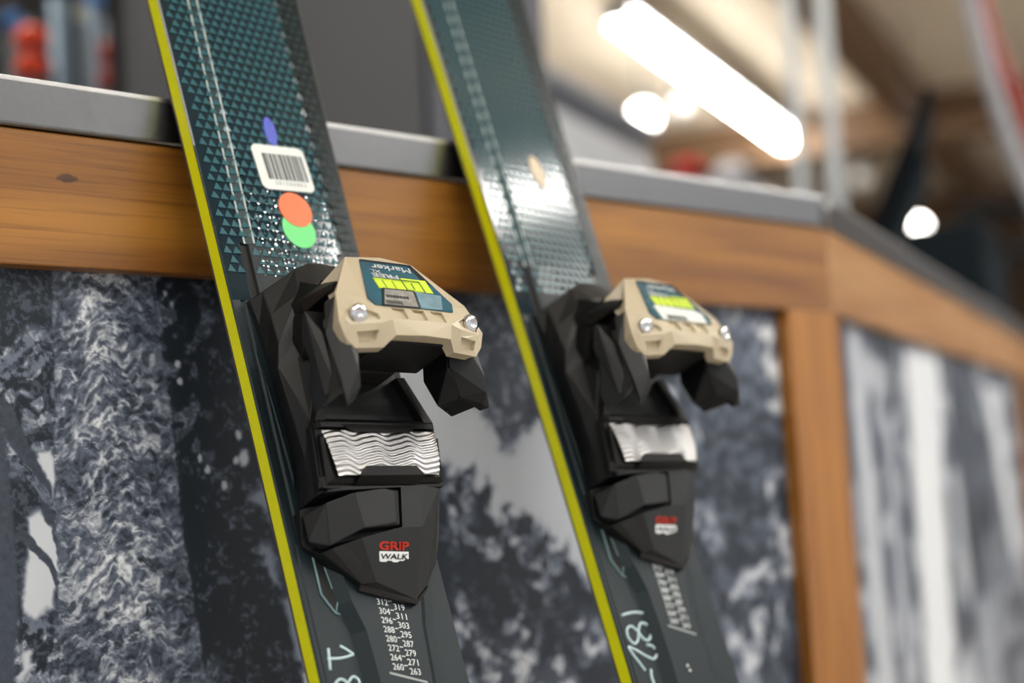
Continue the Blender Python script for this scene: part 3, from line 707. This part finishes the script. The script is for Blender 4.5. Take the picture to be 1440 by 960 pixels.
def forest(X, Z):
    """tone 0..1 of the winter-forest print, panel metres (x along counter, z below counter top)"""
    wx = X+.010*(fbm(X*60, Z*60, 5)-.5); wz = Z+.010*(fbm(X*60, Z*60, 9)-.5)
    fine = fbm(wx*420, wz*420, 21, 4, .6); mid = fbm(wx*130, wz*120, 31, 4); big = fbm(X*28, Z*26, 41, 3)
    t = .07+.34*sst(.47, .66, mid)*sst(.40, .60, big)+.20*sst(.5, .68, fine)*sst(.36, .6, big)
    # left foliage, snow laden
    lf = sst(.352, .335, X)
    sn = sst(.5, .72, fbm(wx*150, wz*190-wx*60, 51, 4))
    t = t*(1-lf)+lf*(.08+.46*sst(.48, .62, fbm(wx*150, wz*190-wx*60, 51, 4))*sst(.38, .56, big)+.22*sst(.46, .66, fine))
    t2 = sst(.3195, .3165, X+.004*(fine-.5)-.002*np.sin(Z*40))*sst(-.17, -.20, Z); t = t*(1-t2)+t2*(.20+.14*fine)
    for P in ([(.326,-.236),(.333,-.232),(.341,-.244),(.343,-.262),(.341,-.287),(.330,-.292),(.322,-.288),(.3235,-.262)], [(.333,-.2035),(.340,-.201),(.343,-.211),(.342,-.226),(.336,-.214)],
              [(.3215,-.307),(.3265,-.306),(.326,-.318),(.321,-.322)]):
        m = inpoly(wx, wz, P, .0022); t = t*(1-m)+m*(.86)
    for a, b, w0, w1 in (((.312,-.176),(.338,-.222),.005,.004), ((.334,-.216),(.344,-.262),.004,.003), ((.321,-.245),(.342,-.272),.0035,.003)):
        m = seg(wx, wz, a, b, w0, w1); t = t*(1-m)+m*(.16+.18*fine)
    for a, b in (((.31,-.166),(.342,-.150)), ((.31,-.158),(.33,-.142)), ((.322,-.208),(.344,-.232)), ((.32,-.292),(.344,-.300))):
        m = seg(wx, wz, a, b, .0045, .003)*sst(.3, .6, fine); t = t*(1-m)+m*.52
    # the big snow-crusted trunk
    xl = np.interp(-Z, [.09, .2, .33], [.3445, .3425, .342]); xr = np.interp(-Z, [.09, .174, .252, .339, .45], [.402, .4135, .4195, .431, .446])
    e = .0035*(fbm(X*300, Z*300, 61)-.5)
    tm = sst(-.001, .001, X-xl+e)*sst(.001, -.001, X-xr+e)
    s = (X-xl)/(xr-xl)
    ux = wx*120; uz = wz*330+6*np.abs(s-.45)+5*fbm(X*70, Z*45, 73)-X*80
    r1 = 1-np.abs(2*fbm(ux, uz*.62, 81, 3, .55)-1); r2 = 1-np.abs(2*fbm(ux*2.1, uz*1.5, 91, 3)-1)
    sh = .66+.36*np.exp(-((s-.46)/.34)**2)
    tr = (.10+.46*sst(.60, .97, r1)*(.55+.45*sst(.36,.6,fbm(X*130,Z*160,99,2)))+.20*sst(.62, .95, r2)+.20*sst(.42, .64, fbm(X*60, Z*75, 95))+.12*sst(.44, .64, fbm(X*330, Z*420, 97, 3)))*sh
    t = t*(1-tm)+tm*tr
    edge = tm*sst(.06, .0, s); t = t+edge*.12
    # dark wood right of the trunk, with specks of light
    rd = sst(.0, .006, X-xr)*sst(.50, .47, X-.12*np.maximum(0, -Z-.25)); t = np.where(rd > .5, .05+.20*sst(.47, .62, mid)*sst(.42, .6, big)+.26*sst(.50, .66, fine)*sst(.44, .60, mid), t)
    for (px, pz, r) in ((.4195,-.154,.0016),(.4205,-.1635,.0016),(.413,-.112,.0014),(.417,-.118,.0012),(.432,-.209,.0016),(.437,-.216,.0018),(.462,-.210,.0035),(.459,-.196,.002),(.448,-.226,.002),(.4565,-.2115,.0016)):
        m = sst(r*1.4, r*.7, np.hypot(X-px, (Z-pz)*.7)+.0022*(fine-.5)); t = np.maximum(t, m*.72)
    for P in ([(.462,-.232),(.476,-.226),(.495,-.228),(.497,-.256),(.486,-.262),(.478,-.246)], [(.470,-.262),(.480,-.266),(.486,-.290),(.476,-.284)], [(.486,-.30),(.50,-.29),(.505,-.34),(.492,-.33)]):
        m = inpoly(wx+.006*(mid-.5), wz+.008*(fine-.5), P, .003); t = t*(1-m)+m*.55
    # pale sky in the middle
    xm = wx+.02*(mid-.5); zm = wz+.022*(mid-.5)+.012*(fine-.5)
    sky = inpoly(xm, zm, [(.50,-.10),(.60,-.11),(.622,-.165),(.70,-.20),(.735,-.15),(.86,-.17),(.88,-.36),(.772,-.345),(.742,-.30),(.705,-.268),(.66,-.252),(.640,-.226),(.618,-.222),(.60,-.30),(.50,-.36)], .004)
    t = t*(1-sky)+sky*(.74+.06*big)
    # hanging dark boughs at the top centre
    hb = inpoly(xm, zm, [(.615,-.09),(.760,-.09),(.745,-.17),(.722,-.20),(.70,-.165),(.690,-.205),(.668,-.215),(.655,-.18),(.640,-.135)], .005)
    t = t*(1-hb)+hb*(.18+.36*sst(.46, .62, mid)*sst(.42, .6, fine)+.12*fine)
    # snowy conifers rising from below
    cn = inpoly(xm, zm, [(.60,-.225),(.622,-.215),(.640,-.232),(.648,-.262),(.672,-.250),(.69,-.262),(.706,-.276),(.728,-.300),(.746,-.332),(.775,-.352),(.80,-.55),(.50,-.55),(.55,-.30)], .003)
    con = .12+.42*sst(.46, .62, mid)*sst(.36, .56, big)+.28*sst(.48, .66, fine)*sst(.42, .6, mid)
    con = con+.18*sst(-.30, -.36, Z)*sst(.45, .7, big)
    for a, b in (((.625,-.262),(.655,-.285)), ((.64,-.24),(.652,-.25)), ((.628,-.31),(.642,-.345))):
        m = seg(wx, wz, a, b, .006, .003)*sst(.35, .6, fine); con = con*(1-m)+m*.66
    t = t*(1-cn)+cn*con
    # right, hoar-frosted branches over dark
    rr = sst(.845, .875, X+.02*(mid-.5)); t = t*(1-rr)+rr*(.14+.46*sst(.44, .62, fbm(wx*85, wz*75, 101, 4))*sst(.34, .56, fbm(X*17, Z*14+3, 111, 2))+.22*sst(.45,.62,fbm(wx*150, wz*130, 103, 3))+.16*sst(-.24, -.12, Z))
    return np.clip(t, 0, 1)

def trunks(X, Z):
    """print of the angled panel: tall pale trunks, x along the face"""
    wx = X+.03*(fbm(X*18, Z*18, 7)-.5); f_ = fbm(wx*34, Z*26, 13, 4); g_ = fbm(wx*14, Z*40, 17, 4)
    t = .20+.52*sst(.43, .62, f_)+.2*(g_-.5)
    t = t*(1-.35*sst(.72, .80, X)*sst(1.1, 1.0, X))
    def band(xa, xb, za, zb, wa, wb, tone, soft=.02):
        nonlocal t
        k = np.clip((Z-za)/(zb-za), 0, 1); c = xa+(xb-xa)*k; w = wa+(wb-wa)*k
        m = sst(w+soft, w-soft, np.abs(X-c+.03*(fbm(X*20, Z*22, 23)-.5)))*sst(za+.012, za-.006, Z)*sst(zb-.02, zb+.01, Z)
        t = t*(1-m)+m*tone
    band(.555, .500, -.112, -.60, .13, .10, .97, .03)
    band(1.21, 1.44, -.135, -.43, .085, .075, .93, .02)
    band(.745, .79, -.26, -.45, .03, .03, .82)
    band(.15, .19, -.105, -.6, .045, .05, .78, .03); band(.29, .30, -.20, -.6, .03, .03, .72, .03)
    band(.72, .70, -.50, -.62, .05, .16, .80, .03); band(.95, .93, -.455, -.64, .09, .15, .66, .04)
    return np.clip(t, 0, 1)

def pcol(t):
    d = np.array([.007, .012, .018]); m_ = np.array([.135, .162, .22]); l = np.array([.84, .88, .92])
    t = t[..., None]; a = np.clip(t/.5, 0, 1)**1.6; b = np.clip((t-.5)/.5, 0, 1)
    return d+(m_-d)*a+(l-m_)*b**1.15
def print_mat(name):
    m = bpy.data.materials.new(name); m.use_nodes = True; nt = m.node_tree; b = nt.nodes['Principled BSDF']
    at = nt.nodes.new('ShaderNodeAttribute'); at.attribute_name = 'print'; nt.links.new(at.outputs['Color'], b.inputs['Base Color'])
    b.inputs['Roughness'].default_value = .42; b.inputs['Specular IOR Level'].default_value = .35
    return m
def panel(name, xs, zs, fn, to3d, parent, m, thick=.003):
    nx, nz = len(xs), len(zs); X, Zg = np.meshgrid(xs, zs)
    P = np.array(to3d(X.ravel(), Zg.ravel())).T
    me = bpy.data.meshes.new(name)
    i = np.arange((nz-1)*(nx-1)); a = (i//(nx-1))*nx+i % (nx-1)
    q = np.stack([a, a+nx, a+nx+1, a+1], 1)
    me.vertices.add(len(P)); me.vertices.foreach_set('co', P.astype(np.float32).ravel())
    me.loops.add(q.size); me.loops.foreach_set('vertex_index', q.ravel().astype(np.int32))
    me.polygons.add(len(q)); me.polygons.foreach_set('loop_start', np.arange(0, q.size, 4, dtype=np.int32)); me.polygons.foreach_set('loop_total', np.full(len(q), 4, dtype=np.int32))
    me.update(calc_edges=True)
    ca = me.color_attributes.new('print', 'FLOAT_COLOR', 'POINT')
    c = np.concatenate([pcol(fn(X, Zg)).reshape(-1, 3), np.ones((nx*nz, 1))], 1); ca.data.foreach_set('color', c.astype(np.float32).ravel())
    o = obj(name, me, m, parent)
    sd = o.modifiers.new('thickness', 'SOLIDIFY'); sd.thickness = thick; sd.offset = -1
    return o
pm = print_mat('forest_print')
xs = np.concatenate([np.linspace(-.65, .29, 40), np.arange(.292, .46, .00062), np.arange(.46, .78, .00105), np.arange(.78, .9995, .0018)])
zs = np.concatenate([np.arange(-.097, -.40, -.00082), np.linspace(-.402, -.93, 40)])
panel('forest_print', xs, zs, forest, lambda x, z: (x-CB[0], np.full_like(x, .0160)-CB[1], z+Z0-CB[2]), cab, pm)
xs2 = np.arange(.028, 1.63, .006); zs2 = np.concatenate([np.arange(-.097, -.62, -.004), np.linspace(-.63, -.93, 15)])
panel('trunk_print', xs2, zs2, trunks, lambda x, z: (x-1.0, np.full_like(x, .0160)-.2, z+Z0), cab2, pm)

# ------------------------------------------------------------------ room shell
M['ceil'] = mat('ceiling_plaster', lin(232, 218, 196), .9, noise=.12, nscale=1.3)
M['beam'] = mat('beam_brown', lin(120, 92, 66), .8, noise=.2, nscale=6)
M['floor'] = mat('floor_concrete', lin(176, 170, 162), .5, noise=.15, nscale=5)
M['wallb'] = mat('wall_brown', lin(120, 96, 74), .9, noise=.2, nscale=1.2)
def struct(name, mb, m):
    o = mb.build(name, m); o['kind'] = 'structure'; return o
CE = Z0+2.12
def gp(a, h, z): p = G*a+H*h; return (p[0], p[1], z)
def gbox(mb, a0, a1, h0, h1, z0, z1):
    mb.hull([gp(a, h, z) for a in (a0, a1) for h in (h0, h1) for z in (z0, z1)])
mb = MB(); gbox(mb, -5, 18, -6, 9, -.1, -.002); struct('floor', mb, M['floor'])
mb = MB(); gbox(mb, -5, 18, -6, 9, CE, CE+.1); struct('ceiling', mb, M['ceil'])
mb = MB(); gbox(mb, 18, 18.1, -6, 9, -.002, CE); struct('wall_back', mb, M['wallb'])
mb = MB(); gbox(mb, -5, 18, 9, 9.1, -.002, CE); struct('wall_left', mb, M['wallb'])
for i, (h, w) in enumerate(((.78, .22), (-2.9, .25), (4.6, .25))):
    mb = MB(); gbox(mb, -5, 18, h-w/2, h+w/2, CE-.22, CE); o = struct('trim_%d' % (i+1), mb, M['beam'])
for i, a in enumerate((9.4, 13.5)):
    mb = MB(); gbox(mb, a, a+.3, -6, 9, CE-.30, CE-.0); o = struct('trim_%d' % (i+4), mb, M['beam'])

# ------------------------------------------------------------------ tube lights
M['tube'] = mat('light_diffuser', (1, 1, 1, 1), .4, emit=(1, .97, .92, 1), estr=24.)
M['fix'] = mat('light_housing', lin(190, 195, 198), .5)
def tube_light(a0, a1, h, z, label, w=.14):
    c = gp((a0+a1)/2, h, z); t = empty('tube_light', c); t.rotation_euler = (0, 0, A2)
    tag(t, label, 'light', 'ceiling tube lights')
    ln = (a1-a0)/2
    mb = MB(); mb.box((-ln, -w/2-.008, .05), (ln, w/2+.008, .085)); mb.box((-ln-.02, -w/2-.008, -.01), (-ln, w/2+.008, .075)); mb.box((ln, -w/2-.008, -.01), (ln+.02, w/2+.008, .075))
    mb.box((-ln*.7-.01, -.01, .075), (-ln*.7+.01, .01, CE-z)); mb.box((ln*.7-.01, -.01, .075), (ln*.7+.01, .01, CE-z))
    mb.build('light_housing', M['fix'], t)
    mb = MB(); mb.hull([(x, y, zz) for x in (-ln, ln) for (y, zz) in ((-w/2, .032), (w/2, .032), (w/2*.85, 0), (-w/2*.85, 0), (w/2*.8, .049), (-w/2*.8, .049))]); bevel(mb.build('diffuser', M['tube'], t), .008)
    return t
def ga(p): p = np.array(p); return float(p @ G[:2]), float(p @ H[:2])
a0, h0 = ga((5.04, 3.76)); a1, h1 = ga((8.08, 5.14))
tube_light(a0, a1, (h0+h1)/2, Z0+1.9, 'long bright tube light hanging above the brown beam beyond the counter')
a, h = ga((2.80, -1.408))
tube_light(a-.25, a+2.4, h, Z0+1.9, 'long tube light over the shop floor in front of the skis')
tube_light(a-4.0, a-1.15, h, Z0+1.9, 'long tube light over the shop floor behind the viewpoint')
tube_light(a0-5.6, a0-2.8, (h0+h1)/2, Z0+1.9, 'unseen tube light behind the counter above the pole rack, added to brighten the ski sidewalls')  # added out of view to light sidewalls and wings from the left
tube_light(-3.4, -1.6, -.6, Z0+1.9, 'unseen tube light to the left of the viewpoint, added to brighten the sidewalls and bindings')  # added fill for the yellow sidewalls and the wings
tube_light(1.2, 4.4, -4.2, Z0+1.9, 'unseen tube light furthest out over the shop floor, added to brighten the counter fronts')  # added fill for the counter front and the angled face
# ------------------------------------------------------------------ things behind the counter
def thing_at(name, label, cat, p, rz=0, group=None):
    t = empty(name, p); t.rotation_euler = (0, 0, rz); tag(t, label, cat, group); return t
M['grey'] = mat('grey_powder_coat', lin(78, 79, 82), .55, noise=.05, nscale=8)
M['grey2'] = mat('grey_trim', lin(96, 98, 106), .5)
M['blackcab'] = mat('black_board', lin(14, 15, 17), .7)
M['white2'] = mat('white_enamel', lin(205, 208, 212), .35)
M['white3'] = mat('grey_enamel', lin(150, 152, 158), .4)
M['pole'] = mat('pole_shaft', lin(92, 112, 128), .4, .2)
M['poled'] = mat('pole_shaft_dark', lin(40, 46, 54), .4, .2)
M['gripred'] = mat('grip_red', lin(236, 70, 22), .45)
M['gripdark'] = mat('grip_dark_red', lin(150, 46, 36), .45)
M['cupblue'] = mat('cap_blue', lin(10, 110, 190), .4)
M['cuptan'] = mat('cap_tan', lin(170, 160, 130), .5)
M['pipe'] = mat('painted_pipe', lin(205, 212, 214), .35)
M['screen'] = mat('screen_black', lin(12, 15, 18), .7, spec=.1)
M['slatebox'] = mat('screen_back', lin(24, 32, 37), .75, spec=.1)
M['helred'] = mat('helmet_red', lin(190, 40, 34), .35)
M['helwhite'] = mat('helmet_white', lin(215, 216, 220), .4)
M['bulb'] = mat('lamp_glow', (1, 1, 1, 1), .4, emit=(1, .95, .88, 1), estr=14.)
M['bulb2'] = mat('lamp_glow_soft', (.5, .48, .45, 1), .4, emit=(1, .9, .8, 1), estr=.12)

# tall grey cabinet
pa = np.array([.815, .822]); pb = np.array([1.118, .620]); d = (pb-pa)/np.linalg.norm(pb-pa); rz = math.atan2(d[1], d[0]); wd = float(np.linalg.norm(pb-pa))
nrm = np.array([-d[1], d[0]]); c = (pa+pb)/2 + nrm*.2
t = thing_at('storage_cabinet', 'tall dark grey steel cabinet standing behind the counter between the skis', 'cabinet', (c[0], c[1], 0), rz)
mb = MB(); mb.box((-wd/2, -.197, .04), (wd/2, .2, 2.1)); bevel(mb.build('cabinet_body', M['grey'], t), .004)
mb = MB(); mb.box((-wd/2+.014, -.200, .06), (wd/2-.006, -.1975, 2.08)); bevel(mb.build('door', M['grey'], t), .001)
mb = MB(); mb.box((-wd/2-.016, -.185, 0), (-wd/2-.0005, .2, 2.1)); mb.build('side_panel', M['blackcab'], t)
mb = MB(); mb.box((-wd/2+.02, -.18, 0), (wd/2-.02, .18, .04)); mb.build('plinth', M['blackcab'], t)
mb = MB(); mb.box((wd/2+.006, -.19, 0), (wd/2+.16, .2, 2.1)); bevel(mb.build('side_panel', M['grey2'], t), .004)

# rack with ski poles
t = thing_at('pole_rack', 'black display rack behind the ski poles at the far left', 'rack', (1.16, 1.70, 0), -.45)
mb = MB(); mb.box((-.55, .03, 0), (.42, .06, 2.1)); mb.build('back_board', M['blackcab'], t)
mb = MB(); mb.box((-.55, -.14, 0), (.42, .029, .05)); mb.build('rack_base', M['blackcab'], t)
mb = MB(); mb.box((-.5, -.12, 1.48), (.35, .029, 1.50)); mb.build('holder_bar', M['poled'], t)
def ski_pole(p0, p1, r, shaft, caps, label):
    """pole from foot p0 to top p1 with coloured round grips at given heights"""
    p0 = np.array(p0); p1 = np.array(p1)
    t = thing_at('ski_pole', label, 'ski pole', tuple(p0), 0, 'ski poles in the rack')
    f = lambda x, y, z: (x-p0[0], y-p0[1], z-p0[2])
    at = lambda z: p0+(p1-p0)*((z-p0[2])/(p1[2]-p0[2]))
    mb = MB(); mb.tube([p0+np.array([0, 0, .012]), at(.1), p1], [.004, r, r], 14); mb.build('shaft', shaft, t, True, fn=f)
    mb = MB(); q = at(.09); mb.lathe([(.006, 0), (.010, .004), (.012, .008), (.006, .012)], tuple(q), tuple(p1-p0), 18); mb.build('basket', M['poled'], t, True, fn=f)
    for (z, rr, hh, m_) in caps:
        q = at(z); mb = MB()
        mb.lathe([(.003, -hh), (rr*.75, -hh*.8), (rr, -hh*.3), (rr, hh*.3), (rr*.75, hh*.8), (.003, hh)], tuple(q), tuple(p1-p0), 18)
        mb.build('grip', m_, t, True, fn=f)
R_ = .0
ski_pole((0.988, 1.462, 0), (0.988, 1.462, 1.66), 0.012, M['poled'], [(1.629, 0.027, 0.021, M['gripred']), (1.582, 0.027, 0.021, M['gripred'])], 'ski pole with two stacked bright red grips, nearest the left edge')
ski_pole((1.096, 1.406, 0), (1.096, 1.406, 1.66), 0.011, M['poled'], [(1.606, 0.018, 0.024, M['gripdark']), (1.562, 0.021, 0.02, M['gripdark'])], 'ski pole with dull dark red grips beside the grey cabinet')
ski_pole((1.061, 1.511, 0), (1.061, 1.511, 1.724), 0.02, M['pole'], [(1.705, 0.017, 0.017, M['cupblue'])], 'thick grey-blue ski pole topped by a blue knob, right of the bright red grips')
ski_pole((1.110, 1.484, 0), (1.110, 1.484, 1.745), 0.014, M['pole'], [(1.724, 0.017, 0.017, M['cupblue'])], 'slim grey-blue ski pole topped by a blue knob, beside the dull red grips')
ski_pole((0.991, 1.540, 0), (0.991, 1.540, 1.704), 0.012, M['poled'], [(1.679, 0.016, 0.016, M['cupblue'])], 'dark ski pole with a blue knob, left of the bright red grips')
ski_pole((1.123, 1.547, 0), (1.123, 1.547, 1.734), 0.009, M['poled'], [(1.717, 0.015, 0.015, M['cuptan'])], 'dark thin ski pole with a tan knob, between the two blue-knobbed grey poles')

# white cabinet beyond the second ski
t = thing_at('freezer_cabinet', 'pale enamel cabinet seen past the second ski, under the long tube light', 'cabinet', gp(0, 0, 0))
q0 = np.array([2.114, 1.401]); a_, h_ = float(q0 @ G[:2]), float(q0 @ H[:2])
t.location = gp(a_, h_+.25, 0); t.rotation_euler = (0, 0, A2)
mb = MB(); mb.box((-.35, -.25, .05), (.66, .25, 1.66)); bevel(mb.build('cabinet_body', M['white2'], t), .01)
mb = MB(); mb.box((-.37, -.27, 1.7), (.665, .25, 1.735)); bevel(mb.build('lid', M['white3'], t), .008)
mb = MB(); mb.box((-.345, -.235, 1.661), (.655, .24, 1.699)); mb.build('lid_gasket', M['grey2'], t)
mb = MB(); mb.box((.661, -.22, .05), (.725, .25, 1.68)); bevel(mb.build('side_panel', M['white3'], t), .005)
mb = MB(); mb.box((-.33, -.22, 0), (.64, .22, .05)); mb.build('plinth', M['blackcab'], t)

# stand with helmets further back
t = thing_at('display_stand', 'low display stand carrying the blurred red and white helmets', 'stand', (2.99, 1.75, 0), A2)
mb = MB(); mb.box((-.17, -.19, 1.58), (.2, .16, 1.605)); mb.build('stand_top', M['white3'], t)
mb = MB(); mb.lathe([(.03, .012), (.03, 1.58)], (0, 0, 0), n=16); mb.build('column', M['grey2'], t, True)
mb = MB(); mb.lathe([(.17, 0), (.16, .012)], (0, 0, 0), n=28); mb.build('base', M['grey2'], t)
def helmet(p, r, m_, m2, label, rz):
    t = thing_at('ski_helmet', label, 'helmet', p, rz, 'helmets on the stand')
    mb = MB(); prof_ = [(r*.96, .0), (r, r*.35), (r*.93, r*.75), (r*.7, r*1.12), (r*.4, r*1.32), (.002, r*1.4)]
    mb.lathe(prof_, (0, 0, 0), n=28); mb.build('shell', m_, t, True)
    mb = MB(); mb.tube([(r*1.02*math.cos(a), r*1.02*math.sin(a), r*.42) for a in np.linspace(-1.1, 1.1, 14)], r*.2, 10); mb.build('goggle_lens', M['screen'], t, True)
    mb = MB(); mb.tube([(r*1.0*math.cos(a), r*1.0*math.sin(a), r*.5) for a in np.linspace(1.1, 2*math.pi-1.1, 20)], r*.09, 8); mb.build('goggle_strap', m2, t, True)
helmet((2.915, 1.70, 1.606), .058, M['helred'], M['screen'], 'red helmet on the stand past the second ski', -2.0)
helmet((3.04, 1.650, 1.606), .056, M['helwhite'], M['white3'], 'white helmet beside the red one on the stand', -1.4)
helmet((3.10, 1.79, 1.606), .045, M['screen'], M['screen'], 'black helmet at the right end of the stand', -1.2)

# two upright pipes
for p, r, lb in (((2.599, 1.112), .0145, 'pale upright pipe, the left one of the pair behind the counter corner'), ((2.638, 1.051), .0165, 'pale upright pipe, the right one of the pair behind the counter corner')):
    t = thing_at('upright_pipe', lb, 'pipe', (p[0], p[1], 0), 0, 'upright pipes')
    mb = MB(); mb.lathe([(r, .006), (r, CE-.006)], (0, 0, 0), n=20); mb.build('pipe', M['pipe'], t, True)
    for z_ in (0, CE-.006):
        mb = MB(); mb.lathe([(.028, z_), (.028, z_+.006)], (0, 0, 0), n=20); mb.build('flange', M['pipe'], t)

# till screen on the angled counter
vd = np.array([.8575, .5145]); e = np.array([.5145, -.8575])   # away from the camera / to its right
b0 = np.array([1.800, .425]) - .044*e
t = thing_at('till_screen', 'black till screen seen edge-on, tilted, standing on the angled counter', 'screen', (b0[0]+vd[0]*.09, b0[1]+vd[1]*.09, Z0), 0)
f = lambda a, b, z: (vd[0]*(a-.09)+e[0]*b, vd[1]*(a-.09)+e[1]*b, z)
sl = .090/.193
mb = MB(); mb.hull([f(a, b+sl*z*1.0, z-.0+(-.25 if False else 0)) for a in (0, .3) for (b, z) in ((-.010, .055), (.010, .048), (.010, .292), (-.006, .296))])
bevel(mb.build('screen_slab', M['screen'], t), .004)
mb = MB(); mb.hull([f(a, b+sl*z, z) for a in (.03, .27) for (b, z) in ((.010, .06), (.034, .07), (.036, .20), (.010, .215))]); bevel(mb.build('screen_back', M['slatebox'], t), .004)
mb = MB(); mb.hull([f(a, b, z) for a in (.11, .19) for (b, z) in ((.03, .006), (.075, .006), (.066, .075), (.05, .075))]); mb.build('stand_neck', M['screen'], t)
mb = MB(); mb.hull([f(a, b, z) for a in (.05, .25) for (b, z) in ((-.02, 0), (.11, 0), (.10, .008), (-.01, .008))]); mb.build('stand_foot', M['screen'], t)

# dark cash unit at the right edge
t = thing_at('till_printer', 'dark boxy till printer on the angled counter at the right edge', 'printer', (2.46-.023, .72+.056, Z0), .35)
mb = MB(); mb.box((.05, -.15, 0), (.33, .14, .205)); bevel(mb.build('printer_body', M['slatebox'], t), .012)
mb = MB(); mb.box((.07, -.152, .15), (.31, -.1495, .185)); mb.build('paper_slot', M['screen'], t)

# hanging hoses
def hose(name, label, pts, r, m_):
    P = [np.array(p) for p in pts]; Q = []
    for i in range(len(P)-1):
        p0 = P[max(i-1, 0)]; p1 = P[i]; p2 = P[i+1]; p3 = P[min(i+2, len(P)-1)]
        for tt in np.linspace(0, 1, 8, endpoint=False): Q.append(.5*((2*p1)+(-p0+p2)*tt+(2*p0-5*p1+4*p2-p3)*tt*tt+(-p0+3*p1-3*p2+p3)*tt**3))
    Q.append(P[-1]); mb = MB(); b = P[-1]; mb.tube(Q, r, 14)
    o = mb.build(name, m_, None, True, fn=lambda x, y, z: (x-b[0], y-b[1], z-b[2])); o.location = tuple(b); tag(o, label, 'hose', 'hanging hoses')
hose('air_hose', 'pale grey hose hanging from the ceiling at the right edge', [(2.74, .95, CE), (2.79, .845, 2.25), (2.812, .799, 1.91), (2.829, .768, 1.665), (2.842, .744, 1.536), (2.853, .722, 1.44), (2.88, .66, 1.20), (2.92, .58, .6), (2.93, .56, .02)], .017, M['white3'])
hose('air_hose', 'dark red hose hanging just right of the pale grey one', [(2.87, .93, CE), (2.895, .86, 2.2), (2.913, .822, 1.90), (2.926, .802, 1.76), (2.94, .772, 1.65), (2.955, .745, 1.53), (2.99, .68, 1.2), (3.03, .60, .6), (3.04, .58, .02)], .016, M['gripdark'])

# dark shelving far behind the till
t = thing_at('shelving_unit', 'dark shelving unit far behind the till screen', 'shelves', (5.35, 2.25, 0), A2-math.pi/2)
for z in (.3, .8, 1.28, 1.62, 1.80):
    mb = MB(); mb.box((-.02, -.2, z), (.5, .2, z+.035)); mb.build('shelf', M['blackcab'], t)
for x in (-.02, .48):
    for y in (-.2, .18):
        mb = MB(); mb.box((x, y, 0), (x+.02, y+.02, 1.86)); mb.build('post', M['blackcab'], t)

# round lamps
def lamp(p, r, m_, label):
    t = thing_at('pendant_lamp', label, 'lamp', (p[0], p[1], p[2]), 0, 'pendant lamps')
    mb = MB(); mb.lathe([(.002, -r), (r*.5, -r*.87), (r*.87, -r*.5), (r, 0), (r*.87, r*.5), (r*.4, r*.92), (.002, r)], (0, 0, 0), n=24); mb.build('globe', m_, t, True)
    mb = MB(); mb.lathe([(.03, r*.9), (.03, r+.05), (.006, r+.06), (.006, CE-p[2])], (0, 0, 0), n=12); mb.build('stem', M['poled'], t)
lamp((6.0, 4.56, 2.826), .07, M['bulb'], 'bright round lamp left of the long tube light')
lamp((6.14, 4.40, 2.861), .06, M['bulb2'], 'dim round lamp close beside the bright one, left of the tube light')
lamp((6.857, 3.393, 2.064), .05, M['bulb'], 'bright round lamp low behind the till screen')
lamp((6.713, 3.624, 2.369), .05, M['bulb2'], 'dim round lamp between the pipes and the till screen')
# ------------------------------------------------------------------ camera
Rc = np.array([[0.736709, -0.673972, -0.054965], [0.019124, 0.102017, -0.994599], [0.675939, 0.731679, 0.088046]])
cam = bpy.data.cameras.new('camera'); co = bpy.data.objects.new('camera', cam); COL.objects.link(co)
m = Matrix.Identity(4)
for i in range(3): m[i][0] = Rc[0][i]; m[i][1] = -Rc[1][i]; m[i][2] = -Rc[2][i]
m[0][3], m[1][3], m[2][3] = 0.0, -0.727611, -0.22459+Z0
co.matrix_world = m; cam.lens = 50; cam.sensor_width = 36; cam.clip_start = .02; cam.clip_end = 100
cam.dof.use_dof = True; cam.dof.focus_distance = .765; cam.dof.aperture_fstop = 2.8
SC.camera = co
# ------------------------------------------------------------------ world and colour
w = bpy.data.worlds.new('world'); SC.world = w; w.use_nodes = True
w.node_tree.nodes['Background'].inputs[0].default_value = (.94, .97, 1, 1); w.node_tree.nodes['Background'].inputs[1].default_value = .42
vs_ = SC.view_settings; vs_.view_transform = 'Standard'; vs_.look = 'None'; vs_.exposure = .92; vs_.gamma = 1; vs_.use_curve_mapping = False
SC.cycles.max_bounces = 6; SC.cycles.use_denoising = True
